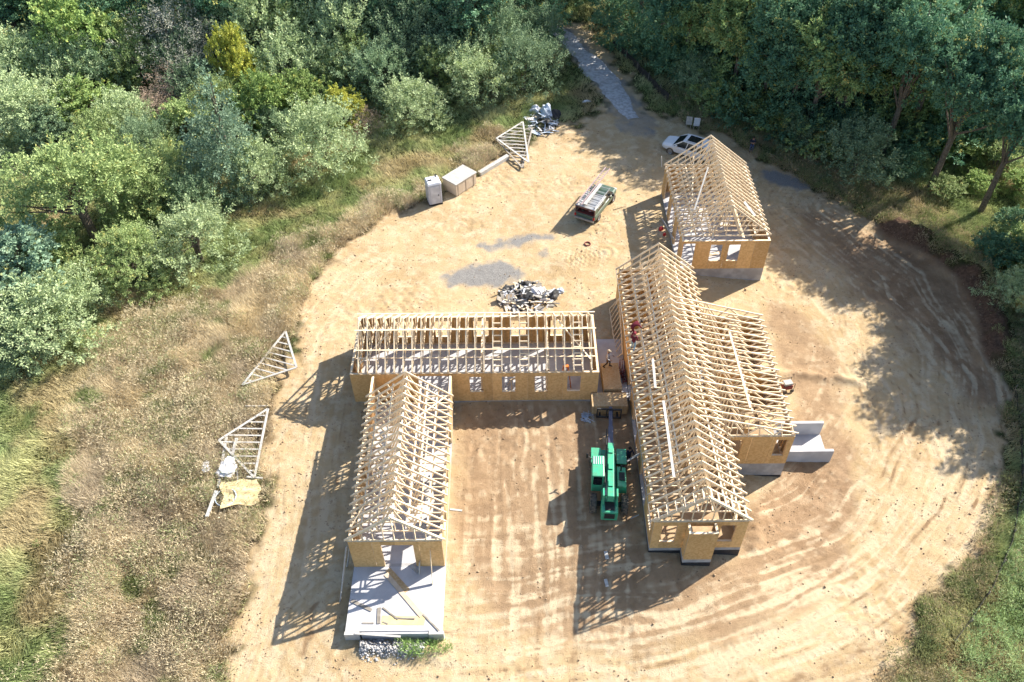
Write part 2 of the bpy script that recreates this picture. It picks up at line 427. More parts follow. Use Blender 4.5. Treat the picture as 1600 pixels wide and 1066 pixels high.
# ------------------------------------------------------------------ ground
def ground():
    coarse = lambda a, b, n: list(np.linspace(a, b, n, endpoint=False))
    STEP = .125
    xs = coarse(-700, -120, 12) + coarse(-120, -50, 20) + coarse(-50, -21, 58) + list(np.arange(-21, 40, STEP)) + coarse(40, 70, 60) + coarse(70, 140, 20) + list(np.linspace(140, 700, 12))
    ys = coarse(-300, -20, 10) + coarse(-20, 15, 30) + list(np.arange(15, 78, STEP)) + coarse(78, 110, 100) + coarse(110, 180, 25) + list(np.linspace(180, 900, 15))
    X, Y = np.meshgrid(xs, ys)
    nx, ny = len(xs), len(ys)
    Z = G0(X, Y) + relief(X, Y)
    V = np.stack([X.ravel(), Y.ravel(), Z.ravel()], 1)
    i = np.arange(nx * ny).reshape(ny, nx)
    F = np.stack([i[:-1, :-1].ravel(), i[:-1, 1:].ravel(), i[1:, 1:].ravel(), i[1:, :-1].ravel()], 1)
    me = np_mesh('ground', V, F, 4)
    me.polygons.foreach_set('use_smooth', np.ones(len(F), bool))
    n1 = fbm(X, Y, 2.5, 21); n2 = fbm(X, Y, .8, 25)
    dd = sdist(X, Y, DIRT) + (n1 - .5) * 3.2 + (n2 - .5) * 1.6
    dirt = sstep(-.5, .6, dd)
    brown = sstep(-.8, .8, sdist(X, Y, BROWN) + (n1 - .5) * 4)
    grav = np.zeros_like(X)
    for p in GRAVEL:
        grav = np.maximum(grav, sstep(-.35, .45, sdist(X, Y, p) + (n2 - .5) * 1.6 + (n1 - .5) * .8))
    lane_ = line((868, 44), (900, 76), (930, 108), (953, 132), (972, 160), (998, 195))
    ld, ls = polydist(X, Y, lane_)
    grav = np.maximum(grav, .95 * sstep(.5, -.6, ld - 1.7 + (n2 - .5) * 2.4 + (n1 - .5) * 1.2) * (.55 + .45 * sstep(.3, .6, n1)))
    attr_color(me, 'zone', np.stack([dirt.ravel(), brown.ravel(), grav.ravel()], 1))
    court = sstep(-1.2, 1.0, sdist(X, Y, COURT) + (n1 - .5) * 2.0) * .9 + sstep(-.8, .8, sdist(X, Y, RBROWN) + (n1 - .5) * 2.2 + (n2 - .5)) * .85
    b, _ = polydist(X, Y, BERM)
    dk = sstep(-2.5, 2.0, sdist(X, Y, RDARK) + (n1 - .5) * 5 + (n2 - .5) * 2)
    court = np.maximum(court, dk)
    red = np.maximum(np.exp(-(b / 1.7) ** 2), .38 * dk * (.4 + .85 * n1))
    # paths of wheels: packed pale earth beside darker turned earth
    tr = np.zeros_like(X)
    for k, p in enumerate(RUTS):
        for q in rut_lines(p):
            e, s, w = rut_field(X, Y, q, k)
            tr += w * (np.exp(-(e / .22) ** 2) * (1.0 * vnoise(s, s * 0, 4.0, k + 3) - .15) - .6 * np.exp(-((e - .33) / .10) ** 2) * vnoise(s, s * 0, 1.6, k + 5)) * (.6 + .6 * n2)
    for gl, wd, k_ in ((RING, 11.0, 1.0), (CURT, 6.5, .7), (WEST, 4.0, .7)):
        f, s = flow(X, Y, gl); f = f + (fbm(X, Y, 6.0, 35, 2) - .5) * 2.2
        tr += k_ * 1.2 * (fbm(f * 1.7, s * .09 + f * .37, 1.0, 41, 2) - .46) * np.exp(-(f / wd) ** 4) + k_ * 1.5 * (fbm(f * 5.3, s * .13 + f * .61, 1.0, 45, 2) - .47) * np.exp(-(f / wd) ** 4)
    tr += .9 * (fbm(X, Y, 1.1, 47, 3) - .45) + .7 * (vnoise(X, Y, .3, 49) - .5)
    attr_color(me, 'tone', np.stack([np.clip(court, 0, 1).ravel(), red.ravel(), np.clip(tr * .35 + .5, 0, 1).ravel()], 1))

    m, nt, b = new_mat('earth'); MAT['earth'] = m
    L = nt.links.new
    geo = N(nt, 'ShaderNodeNewGeometry'); pos = geo.outputs['Position']
    z = N(nt, 'ShaderNodeAttribute', attribute_name='zone'); t = N(nt, 'ShaderNodeAttribute', attribute_name='tone')
    sz = N(nt, 'ShaderNodeSeparateColor'); L(z.outputs['Color'], sz.inputs[0])
    stn = N(nt, 'ShaderNodeSeparateColor'); L(t.outputs['Color'], stn.inputs[0])
    big = noise(nt, pos, .16, 5, .6); mid = noise(nt, pos, .9, 5, .65); fine = noise(nt, pos, 4.5, 5, .7); grit = noise(nt, pos, 28.0, 3, .7)
    dry = mixc(nt, ramp(nt, big, .38, .62), (0.44, 0.33, 0.19), (0.375, 0.268, 0.145))
    dry = mixc(nt, ramp(nt, mid, .42, .68), dry, (0.475, 0.38, 0.25))
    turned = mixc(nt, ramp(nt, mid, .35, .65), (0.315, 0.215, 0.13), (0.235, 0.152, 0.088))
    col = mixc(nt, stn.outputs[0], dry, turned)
    col = mixc(nt, ramp(nt, stn.outputs[2], .52, .85), col, (0.485, 0.385, 0.255))
    col = mixc(nt, ramp(nt, stn.outputs[2], .46, .08), col, (0.225, 0.145, 0.08))
    # clods and crumbs
    cl = N(nt, 'ShaderNodeMath', operation='MULTIPLY'); L(ramp(nt, fine, .55, .66), cl.inputs[0]); L(ramp(nt, mid, .36, .60), cl.inputs[1])
    cl2 = N(nt, 'ShaderNodeMath', operation='MULTIPLY', i_1=.65); L(cl.outputs[0], cl2.inputs[0])
    col = mixc(nt, cl2.outputs[0], col, (0.192, 0.128, 0.077))
    col = mixc(nt, ramp(nt, grit, .62, .8), col, (0.397, 0.333, 0.243))
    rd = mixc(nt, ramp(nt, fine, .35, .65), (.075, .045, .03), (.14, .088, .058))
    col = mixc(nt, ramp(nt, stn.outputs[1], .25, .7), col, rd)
    gr = mixc(nt, ramp(nt, grit, .35, .7), (.135, .13, .125), (.29, .28, .265))
    col = mixc(nt, sz.outputs[2], col, gr)
    soil_b = mixc(nt, ramp(nt, fine, .35, .65), (0.128, 0.093, 0.054), (0.077, 0.058, 0.032))
    soil_g = mixc(nt, ramp(nt, fine, .35, .65), (0.048, 0.061, 0.019), (0.032, 0.032, 0.014))
    soil = mixc(nt, sz.outputs[1], soil_g, soil_b)
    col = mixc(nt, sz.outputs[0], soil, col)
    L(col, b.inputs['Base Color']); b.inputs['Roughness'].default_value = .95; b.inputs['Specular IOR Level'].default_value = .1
    h = N(nt, 'ShaderNodeMath', operation='ADD'); L(fine, h.inputs[0]); L(grit, h.inputs[1])
    bp = N(nt, 'ShaderNodeBump'); bp.inputs['Strength'].default_value = .8; bp.inputs['Distance'].default_value = .10
    L(h.outputs[0], bp.inputs['Height']); L(bp.outputs[0], b.inputs['Normal'])
    me.materials.append(m)
    o = bpy.data.objects.new('ground', me); COL.objects.link(o)
    tag(o, 'bare tan dirt of the building site with wheel ruts, running into the weedy field', kind='structure')
ground()

def lane():
    """the gravel lane coming down from the woods, a sheet draped on the ground"""
    cl = line((868, 44), (900, 76), (930, 108), (953, 132), (972, 160), (992, 188))
    wd = [1.6, 2.2, 2.5, 2.4, 2.1, 1.2]
    pts = []
    for i in range(len(cl) - 1):
        for k in range(12):
            t = k / 12; pts.append((cl[i][0] * (1 - t) + cl[i + 1][0] * t, cl[i][1] * (1 - t) + cl[i + 1][1] * t, wd[i] * (1 - t) + wd[i + 1] * t))
    V, F = [], []
    nw = 14
    P = np.array(pts)
    for i, (x, y, w) in enumerate(pts):
        dx, dy = (P[min(i + 1, len(P) - 1)] - P[max(i - 1, 0)])[:2]; L = math.hypot(dx, dy); nxx, nyy = -dy / L, dx / L
        for k in range(nw):
            a = (k / (nw - 1) - .5) * w * 1.25 * (1 + .35 * (float(vnoise(i * .5, k // 7 * 9.0, 2.0, 2)) - .5) * 2)
            V.append((x + nxx * a, y + nyy * a))
    V = np.array(V)
    edge = np.tile(np.abs(np.linspace(-1, 1, nw)), len(pts))
    Z = G0(V[:, 0], V[:, 1]) + relief(V[:, 0], V[:, 1]) + .05 - .10 * edge ** 4
    for i in range(len(pts) - 1):
        for k in range(nw - 1):
            a = i * nw + k; F.append((a, a + 1, a + nw + 1, a + nw))
    F = [f[::-1] for f in F]
    me = np_mesh('gravel_road', np.column_stack([V, Z]), np.array(F), 4)
    MAT['gravel'] = M('bluish_gravel', (.40, .40, .405), (.27, .265, .26), scale=3, rough=.9, bump=.6, bscale=25)
    me.materials.append(MAT['gravel'])
    me.polygons.foreach_set('use_smooth', np.ones(len(F), bool))
    o = bpy.data.objects.new('gravel_road', me); COL.objects.link(o)
    tag(o, 'pale grey gravel lane leading from the woods down to the site', kind='structure')
lane()

def clods():
    """crumbs of earth and stones lying on the dirt"""
    g = np.random.default_rng(77)
    n = 60000
    x = g.uniform(-20, 40, n); y = g.uniform(15, 78, n)
    d = sdist(x, y, DIRT)
    w = .10 + .75 * sstep(.50, .68, fbm(x, y, 3.0, 81)) + .8 * np.exp(-(d / 2.2) ** 2)
    k = (d > -.6) & (g.random(n) < w * .42)
    x, y = x[k], y[k]; n = len(x); z = G0(x, y) + relief(x, y)
    r = .022 + .05 * g.random(n) ** 3 + .035 * (g.random(n) < .03)
    base = np.array([(1, 0, 0), (0, 1, 0), (-1, 0, 0), (0, -1, 0), (0, 0, .9), (0, 0, -.6)], float)
    V = base[None] * r[:, None, None] * (.7 + .7 * g.random((n, 6, 1))) + np.stack([x, y, z + r * .25], 1)[:, None]
    F = np.array([(0, 1, 4), (1, 2, 4), (2, 3, 4), (3, 0, 4), (1, 0, 5), (2, 1, 5), (3, 2, 5), (0, 3, 5)])
    F = (F[None] + (np.arange(n) * 6)[:, None, None]).reshape(-1, 3)
    me = np_mesh('dirt_clods', V.reshape(-1, 3), F, 3)
    me.materials.append(M('clod_earth', (.33, .24, .15), (.22, .15, .095), scale=1.5, rough=.95))
    o = bpy.data.objects.new('dirt_clods', me); COL.objects.link(o)
    tag(o, 'crumbs of dry earth and small stones strewn over the dirt yard', kind='stuff')
clods()

# ------------------------------------------------------------------ timber wings
FLOOR, WH = .19, 2.83
ZT = FLOOR + WH                                    # top of the wall plates
STUD_ME = {}
def stud_mesh(h):
    k = round(h, 2)
    if k not in STUD_ME: STUD_ME[k] = MB().box(-.019, -.07, 0, .019, .07, h).mesh('stud', 'stud')
    return STUD_ME[k]

def wall(root, a, b, openings=(), sheath=True, side=1, z0=None, zt=None, skip=(), osb='osb', step=.406, pale=0):
    """stud wall from a to b (plan); openings (s0, s1, bottom, top) along it; sheathing on the outer side (to the right of a->b when side=1)"""
    z0 = FLOOR if z0 is None else z0; zt = ZT if zt is None else zt
    a, b = Vector((*a, 0)), Vector((*b, 0)); L = (b - a).length; d = (b - a) / L; nrm = Vector((d.y, -d.x, 0)) * side
    ang = math.atan2(d.y, d.x)
    org = Vector(root.location)
    base = a - nrm * .082
    W = bpy.data.objects.new('wall', None)
    # plates and headers are the wall's own mesh, in a local frame with x along the wall
    mb = MB()
    gaps = [(s0, s1) for s0, s1, zb, zz in openings if zb <= z0 + .05]
    segs = []; s = 0
    for g0, g1 in sorted(gaps):
        if g0 > s + .05: segs.append((s, g0))
        s = g1
    if s < L - .05: segs.append((s, L))
    mb.box(0, -.07, zt - .083, L, .07, zt)
    subs = [('bottom_plate', MB().box(s0, -.07, z0, s1, .07, z0 + .04)) for s0, s1 in segs]
    for s0, s1, zb, zz in openings:
        subs.append(('header', MB().box(s0 - .04, -.066, zz, s1 + .04, .066, min(zz + .24, zt - .085))))
        if zb > z0 + .05: subs.append(('sill', MB().box(s0, -.067, zb - .04, s1, .067, zb)))
    me = mb.mesh('wall', 'lumber')
    W = bpy.data.objects.new('wall', me); COL.objects.link(W); W.parent = root
    W.location = base - Vector((org.x, org.y, org.z)); W.rotation_euler = (0, 0, ang)
    for nm, q in subs: q.build(nm, 'lumber', W)
    h = zt - z0 - .083 - .04
    pos = [i * step for i in range(int(L / step) + 1)] + [L - .03]
    for s in pos:
        s = min(max(s, .03), L - .03)
        blk = [o for o in openings if o[0] - .06 < s < o[1] + .06]
        if not blk: place('stud', stud_mesh(h), W, (s, 0, z0 + .04))
        else:
            o = blk[0]
            if o[2] > z0 + .3 and o[0] + .06 < s < o[1] - .06: place('stud', stud_mesh(o[2] - .08 - z0), W, (s, 0, z0 + .04))
    for s0, s1, zb, zz in openings:
        for s in (s0 - .02, s1 + .02):
            if 0 < s < L: place('stud', stud_mesh(zz - z0 - .04), W, (s, -.002, z0 + .04))
    if sheath:
        off = -.0715 * side
        n = max(1, round(L / 1.22)); w = L / n
        yy0, yy1 = (-.084, -.0715) if side == 1 else (.0715, .084)
        for i in range(n):
            if i in skip: continue
            p0, p1 = i * w + .007, (i + 1) * w - .007
            rects = [(p0, p1, z0 - .06, zt - .004)]
            for s0, s1, zb, zz in openings:
                nr = []
                for (x0, x1, y0, y1) in rects:
                    if s1 <= x0 or s0 >= x1 or zz <= y0 or zb >= y1: nr.append((x0, x1, y0, y1)); continue
                    if s0 > x0: nr.append((x0, s0, y0, y1))
                    if s1 < x1: nr.append((s1, x1, y0, y1))
                    xa, xb = max(x0, s0), min(x1, s1)
                    if zb > y0 and zb > z0 + .05: nr.append((xa, xb, y0, zb))
                    if zz < y1: nr.append((xa, xb, zz, y1))
                rects = nr
            if not rects: continue
            for (x0, x1, y0, y1) in rects: MB().box(x0, yy0, y0, x1, yy1, y1).build('osb_panel', osb, W)
    return W

def truss_meshes(key, span, heel=.30, pitch=.84, ov=.38, king=True):
    """meshes of one gable truss across x, standing on z = 0"""
    S = span / 2; p = pitch; pk = heel + S * p; d = .135
    r = {}
    r['bottom'] = MB().box(-S, -.026, 0, S, .026, .11).mesh('roof_truss', 'lumber')
    e = S + ov
    dv = d * math.sqrt(1 + p * p)
    left = [(-e, heel - ov * p), (-e, heel - ov * p - dv + .02), (0, pk - dv), (0, pk)]
    r['lt'] = MB().prism(left, -.030, .030).mesh('top_chord', 'lumber')
    r['rt'] = MB().prism([(-x, z) for x, z in left], -.030, .030).mesh('top_chord', 'lumber')
    top = lambda x: heel + (S - abs(x)) * p - dv * .6
    web = []
    for sx in (-1, 1):
        web.append([(sx * S / 3, .05), (sx * S * .5, top(S * .5))])
        web.append([(sx * S / 3, .05), (sx * .02, pk - dv)])
        web.append([(sx * (S - .045), .05), (sx * (S - .045), heel + .02)])
        web.append([(sx * S * .66, .05), (sx * S * .76, top(S * .76))])
    if king: web.append([(0, .1), (0, pk - dv * .8)])
    r['web'] = [MB().beam((a[0], 0, a[1]), (b[0], 0, b[1]), .046, .105, (0, 1, 0) if abs(a[0] - b[0]) < .01 else (0, 0, 1)).mesh('web', 'lumber') for a, b in web]
    gw = []
    x = .61
    gw.append([(0, .1), (0, pk - dv * .8)])
    while x < S - .2:
        for sx in (-1, 1): gw.append([(sx * x, .05), (sx * x, top(x) + .02)])
        x += .61
    for sx in (-1, 1): gw.append([(sx * (S - .045), .05), (sx * (S - .045), heel + .02)])
    r['gable'] = [MB().beam((a[0], 0, a[1]), (b[0], 0, b[1]), .046, .105, (0, 1, 0)).mesh('web', 'lumber') for a, b in gw]
    r['pk'] = pk
    return r

def put_truss(root, T, loc, rz=0, gable=False, tilt=0):
    o = place('roof_truss', T['bottom'], root, loc, (tilt, 0, rz))
    place('top_chord', T['lt'], o); place('top_chord', T['rt'], o)
    for w in (T['gable'] if gable else T['web']): place('web', w, o)
    return o

def footing(root, x0, y0, x1, y1, drop, top=FLOOR - .005, damp=0.0, th=.2, inset=.0):
    """stem wall round the floor; its lowest part may carry a black coat"""
    o = root.location
    mb = MB()
    for (a, b, c, d) in ((x0, y0, x1, y0 + th), (x0, y1 - th, x1, y1), (x0, y0 + th, x0 + th, y1 - th), (x1 - th, y0 + th, x1, y1 - th)):
        mb.box(a - o.x, b - o.y, drop, c - o.x, d - o.y, top)
    f = mb.build('foundation', 'concrete', root)
    if damp:
        mb = MB(); e = .012
        for (a, b, c, d) in ((x0 - e, y0 - e, x1 + e, y0 - .001), (x0 - e, y1 + .001, x1 + e, y1 + e), (x0 - e, y0, x0 - .001, y1), (x1 + .001, y0, x1 + e, y1)):
            mb.box(a - o.x, b - o.y, drop, c - o.x, d - o.y, damp)
        mb.build('damp_proofing', 'damp', f)
    return f

def slab_part(root, x0, y0, x1, y1, z1, z0, mat='slab', name='floor_slab'):
    o = root.location
    return MB().box(x0 - o.x, y0 - o.y, z0, x1 - o.x, y1 - o.y, z1).build(name, mat, root)

def bar(root, p, q, w=.04, h=.1, name='brace', mat='lumber', up=(0, 0, 1)):
    o = root.location
    p = Vector(p) - o; q = Vector(q) - o
    return MB().beam(p, q, w, h, up).build(name, mat, root)

# --- courtyard wing seen end on at the left, ridge running away from the camera
BX0, BX1, BY0, BY1 = -9.75, -4.30, 25.29, 38.05
CX0, CX1, CY0, CY1 = -11.30, 5.77, 38.22, 43.87
AX0, AX1, AY0, AY1 = 8.09, 13.65, 26.40, 48.85
DX0, DX1, DY0, DY1 = 13.48, 20.51, 52.07, 62.64
EX1, EY0, EY1 = 17.80, 32.58, 43.45

def wing_b():
    r = thing('timber_house_wing', 'open timber wing with a bare concrete porch slab at its near end', 'house', ((BX0 + BX1) / 2, (BY0 + BY1) / 2, 0), group='timber wings of the house being framed')
    footing(r, BX0, BY0, BX1, BY1, -1.1)
    slab_part(r, BX0 + .2, BY0 + .2, BX1 - .2, BY1 - .0, FLOOR, -.1)
    # porch slab with its thick edge and two corner footings
    ps = slab_part(r, BX0 - .02, 21.25, BX1 + .02, BY0 - .004, FLOOR - .012, -.35, 'slab', 'porch_slab')
    o = r.location
    mb = MB().box(BX0 + .9 - o.x, 21.10 - o.y, -1.1, BX1 - .75 - o.x, 21.246 - o.y, FLOOR - .06); mb.build('slab_edge', 'slab', ps)
    for x in (BX0 - .06, BX1 - .72): MB().box(x - o.x, 21.04 - o.y, -1.1, x + .85 - o.x, 21.245 - o.y, FLOOR - .02).build('corner_footing', 'white_board', ps)
    MB().box(BX0 + .02 - o.x, 21.26 - o.y, -1.1, BX1 - .02 - o.x, BY0 - .01 - o.y, -.351).build('slab_base', 'concrete', ps)
    # walls
    wall(r, (BX0, BY0), (BX1, BY0), [(1.86, 3.75, FLOOR, FLOOR + 2.45)])
    wall(r, (BX1, BY0 + .15), (BX1, BY1), [(1.2, 2.6, .9, 2.5), (4.0, 5.4, .9, 2.5), (7.2, 9.0, FLOOR, 2.5)], osb='osb_pale')
    wall(r, (BX0, BY1), (BX0, BY0 + .15), [(BY1 - 34.1, BY1 - 32.2, 1.1, 2.65), (BY1 - 28.8, BY1 - 26.9, 1.1, 2.65)])
    wall(r, (BX0 + .2, 31.0), (-6.6, 31.0), sheath=False)
    T = truss_meshes('b', BX1 - BX0, ov=.2)
    n = 18
    for i in range(n + 1):
        put_truss(r, T, (0, BY0 + .075 + i * .60 - o.y, ZT), gable=(i == 0))
    pk = ZT + T['pk']
    # doubled rafters, lookouts and braces at the near gable
    S = (BX1 - BX0) / 2
    for sx in (-1, 1):
        cx = (BX0 + BX1) / 2
        bar(r, (cx + sx * (S + .06), BY0 - .02, ZT + .30 - .06 * .84 - .03), (cx + sx * .02, BY0 - .02, pk - .04), .04, .16, 'barge_board', 'lumber')
    for (x, z, y0, y1) in ((-5.6, ZT + .14, 26.0, 33.5), (-8.2, ZT + .14, 25.6, 36), (-6.95, pk - .35, 25.4, 36.0), (-5.7, ZT + 1.35, 29.0, 36.1)):
        bar(r, (x, y0, z), (x, y1, z), .09, .04)
    for x in (-8.9, -7.9, -6.1, -5.1): bar(r, (x, 25.8, ZT + .30 + (S - abs(x - (BX0 + BX1) / 2)) * .84 - .17), (x, 35.9, ZT + .30 + (S - abs(x - (BX0 + BX1) / 2)) * .84 - .17), .09, .04)
    bar(r, (-9.55, 26, ZT + .5), (-7.0, 30.2, pk - .3), .04, .09); bar(r, (-4.5, 35.8, ZT + .5), (-6.9, 31.8, pk - .3), .04, .09)
    # sheets and offcuts lying across the ties
    for (x, y, a, w, l) in ((-6.05, 33.4, .35, .6, 1.9), (-5.2, 28.4, .2, .5, 1.1), (-5.9, 29.6, 1.2, .25, 2.2), (-8.4, 32.5, .2, .3, 1.5)):
        MB().box(-w / 2, -l / 2, 0, w / 2, l / 2, .018).build('loose_sheet', 'white_board', r).matrix_local = Matrix.Translation((x - o.x, y - o.y, ZT + .11)) @ Matrix.Rotation(a, 4, 'Z')
wing_b()

# --- cross wing behind it, ridge running across the picture
def wing_c():
    r = thing('timber_house_wing', 'timber cross wing behind the courtyard, with five windows in its back wall', 'house', ((CX0 + CX1) / 2, (CY0 + CY1) / 2, 0), group='timber wings of the house being framed')
    o = r.location
    footing(r, CX0, CY0, CX1, CY1, -.8)
    slab_part(r, CX0 + .2, CY0 + .2, CX1 - .2, CY1 - .2, FLOOR, -.1)
    op = [(BX0 + 3.1 - CX0, BX1 - .15 - CX0, FLOOR, FLOOR + 2.6)]
    for u in (744, 795, 846.5, 898):
        x = CX0 + (u - 547) / (936.3 - 547) * (CX1 - CX0); op.append((x - .46 - CX0, x + .46 - CX0, 1.05, 2.65))
    wall(r, (CX0, CY0), (CX1, CY0), op)
    wall(r, (CX1, CY0 + .15), (CX1, CY1 - .15), [])
    bw = []
    for u in (629, 690, 751, 811, 874):
        x = CX0 + (u - 560) / (929 - 560) * (CX1 - CX0); bw.append((CX1 - x - .55, CX1 - x + .55, 1.0, 2.6))
    wall(r, (CX1, CY1), (CX0, CY1), bw)
    wall(r, (CX0, CY1 - .15), (CX0, CY0 + .15), [(CY1 - .15 - 41.6, CY1 - .15 - 39.9, 1.15, 2.6)])
    T = truss_meshes('c', CY1 - CY0, ov=.03)
    S = (CY1 - CY0) / 2; pk = ZT + T['pk']
    n = 27
    for i in range(n):
        x = CX0 + .62 + i * .613
        put_truss(r, T, (x - o.x, 0, ZT), math.pi / 2)
    for z, y in ((ZT + .24 + S * .84 * .38, CY0 + S * .38), (ZT + .24 + S * .84 * .75, CY0 + S * .75), (ZT + .3 + S * .84 * .8, CY1 - S * .75)):
        bar(r, (CX0 + .4, y, z + .12), (CX1 - .2, y, z + .12), .09, .04)
    bar(r, (CX0 + .3, 39.6, ZT + .14), (CX1 - .2, 39.6, ZT + .14), .09, .04); bar(r, (CX0 + .3, 42.4, ZT + .14), (CX1 - .2, 42.4, ZT + .14), .09, .04)
    bar(r, (CX0 + .7, 38.9, ZT + .35), (CX0 + 3.4, 41.0, pk - .35), .09, .04); bar(r, (CX1 - .5, 39.0, ZT + .4), (CX1 - 2.8, 41, pk - .35), .09, .04)
    # ladders of blocking between some rafters
    for i in (15, 18, 24):
        x = CX0 + .62 + i * .613
        for k in range(8):
            y = CY0 + .25 + k * .32; z = ZT + .30 + (y - CY0) * .84 - .06
            MB().box(-.28, -.02, -.045, .28, .02, .045).build('blocking', 'lumber', r).location = (x + .306 - o.x, y - o.y, z)
    # interior stud wall
    wall(r, (-2.2, CY0 + .3), (-2.2, CY1 - .3), [(1.6, 2.8, FLOOR, 2.4)], sheath=False)
    wall(r, (2.4, CY0 + .3), (2.4, CY1 - .3), [(2.6, 3.8, FLOOR, 2.4)], sheath=False)
wing_c()

# --- long wing at the right with the wide low-sloped bay
def wing_a():
    r = thing('timber_house_wing', 'longest timber wing with a wide low sloped bay, right of the green telehandler', 'house', ((AX0 + AX1) / 2, (AY0 + AY1) / 2, 0), group='timber wings of the house being framed')
    o = r.location
    footing(r, AX0, AY0, AX1, AY1, -1.6, damp=-.16)
    footing(r, AX1 - .05, EY0, EX1, EY1, -2.2, damp=-1.18)
    slab_part(r, AX0 + .2, AY0 + .2, AX1 - .2, AY1 - .2, FLOOR, -.05, 'subfloor', 'subfloor')
    slab_part(r, AX1 + .2, EY0 + .2, EX1 - .2, EY1 - .2, FLOOR, -.05, 'subfloor', 'subfloor')
    # walls of the main run
    wall(r, (AX0, AY0), (AX1, AY0), [(.52, 1.42, FLOOR + .62, FLOOR + 2.45), (2.05, 3.55, FLOOR, FLOOR + 2.4), (4.0, 4.9, FLOOR + .62, FLOOR + 2.45)])
    wall(r, (AX0, AY1), (AX0, AY0 + .15), [(AY1 - 28.3, AY1 - 27.0, .95, 2.6), (AY1 - 31.8, AY1 - 29.3, FLOOR, 2.6), (AY1 - 36.3, AY1 - 34.4, FLOOR, 2.6), (AY1 - 39.5, AY1 - 38.0, FLOOR, 2.6)], skip=(10, 12))
    wall(r, (AX1, AY0 + .15), (AX1, AY1), [(1.2, 3.2, .9, 2.6), (4.0, 5.6, .9, 2.6), (6.6, 9.0, FLOOR, 2.6), (9.8, 12.2, FLOOR, 2.6), (13, 16, FLOOR, 2.6), (18.5, 20.5, .9, 2.6)], osb='osb_pale')
    wall(r, (AX1, AY1), (AX0, AY1), [(1.0, 2.0, FLOOR, 2.4), (3.4, 4.4, .9, 2.5)])
    for y in (31.2, 36.2, 41.0, 45.0): wall(r, (AX0 + .3, y), (AX1 - .3, y), [(1.5, 2.5, FLOOR, 2.3)], sheath=(y in (36.2, 45.0)))
    wall(r, (10.8, 31.4), (10.8, 36.0), [(1.5, 2.5, FLOOR, 2.3)], sheath=False)
    # closet bump-out at the near end
    b = (10.02, 25.60, 11.74)
    f = MB()
    for (x0, y0, x1, y1) in ((b[0], b[1], b[2], b[1] + .2), (b[0], b[1] + .2, b[0] + .2, AY0 - .013), (b[2] - .2, b[1] + .2, b[2], AY0 - .013)): f.box(x0 - o.x, y0 - o.y, -1.6, x1 - o.x, y1 - o.y, FLOOR - .005)
    f = f.build('foundation', 'concrete', r)
    g = MB()
    for (x0, y0, x1, y1) in ((b[0] - .012, b[1] - .012, b[2] + .012, b[1] - .001), (b[0] - .012, b[1], b[0] - .001, AY0 - .02), (b[2] + .001, b[1], b[2] + .012, AY0 - .02)): g.box(x0 - o.x, y0 - o.y, -1.6, x1 - o.x, y1 - o.y, -.22)
    g.build('damp_proofing', 'damp', f)
    wall(r, (b[0], b[1]), (b[2], b[1])); wall(r, (b[2], b[1] + .15), (b[2], AY0 - .09)); wall(r, (b[0], AY0 - .09), (b[0], b[1] + .15))
    slab_part(r, b[0] + .2, b[1] + .2, b[2] - .2, AY0 - .1, FLOOR, 0, 'subfloor', 'subfloor')
    # walls of the bay
    wall(r, (AX1 + .1, EY0), (EX1, EY0), [(.05, .8, FLOOR, FLOOR + 2.5), (2.95, 3.7, FLOOR + .8, FLOOR + 2.5)])
    wall(r, (EX1, EY0 + .15), (EX1, EY1 - .15), [(1.5, 3.5, FLOOR, 2.5), (6, 8, .9, 2.5)])
    wall(r, (EX1, EY1), (AX1 + .1, EY1), [(1.2, 2.4, .9, 2.5)])
    wall(r, (15.6, 34.5), (15.6, 43.0), [(2, 3, FLOOR, 2.3)], sheath=False); wall(r, (AX1 + .2, 38.2), (EX1 - .3, 38.2), [(.5, 1.5, FLOOR, 2.3)])
    # roof trusses
    T = truss_meshes('a', AX1 - AX0, ov=.22)
    S = (AX1 - AX0) / 2; pk = ZT + T['pk']; cx = (AX0 + AX1) / 2
    n = 37
    for i in range(n + 1):
        y = AY0 + .08 + i * (AY1 - AY0 - .16) / n
        put_truss(r, T, (0, y - o.y, ZT), gable=(i in (0, n)))
    # half trusses of the bay
    ZE = ZT + .33; SL = .29; XW = 11.42
    d = .12
    top = lambda x: ZE + (EX1 - x) * SL
    tc = MB().prism([(EX1 + .16, top(EX1 + .16)), (EX1 + .16, top(EX1 + .16) - d), (XW, top(XW) - d), (XW, top(XW))], -.030, .030).mesh('top_chord', 'lumber')
    bc = MB().box(AX1 - .12, -.026, ZT, EX1, .026, ZT + .11).mesh('roof_truss', 'lumber')
    webs = [((EX1 - .05, ZT + .05), (EX1 - .05, top(EX1) - .06)), ((AX1 - .05, ZT + .05), (AX1 - .05, top(AX1) - .06)), ((16.4, ZT + .05), (16.9, top(16.9) - .06)), ((16.4, ZT + .05), (15.4, top(15.4) - .06)), ((14.6, ZT + .05), (15.4, top(15.4) - .06)), ((14.6, ZT + .05), (AX1 + .02, top(AX1) - .08))]
    wm = [MB().beam((p[0], 0, p[1]), (q[0], 0, q[1]), .046, .105, (0, 1, 0) if abs(p[0] - q[0]) < .1 else (0, 0, 1)).mesh('web', 'lumber') for p, q in webs]
    ne = 18
    for i in range(ne + 1):
        y = EY0 + .08 + i * (EY1 - EY0 - .16) / ne
        t = place('roof_truss', bc, r, (-o.x, y - o.y, 0)); place('top_chord', tc, t)
        for w in wm: place('web', w, t)
    # outlooker blocks on the bay's near wall
    for k in range(6):
        x = AX1 + .4 + k * .72; bar(r, (x, EY0 - .05, ZT + .07), (x, EY0 + .62, top(x) - .02), .04, .09, 'outlooker')
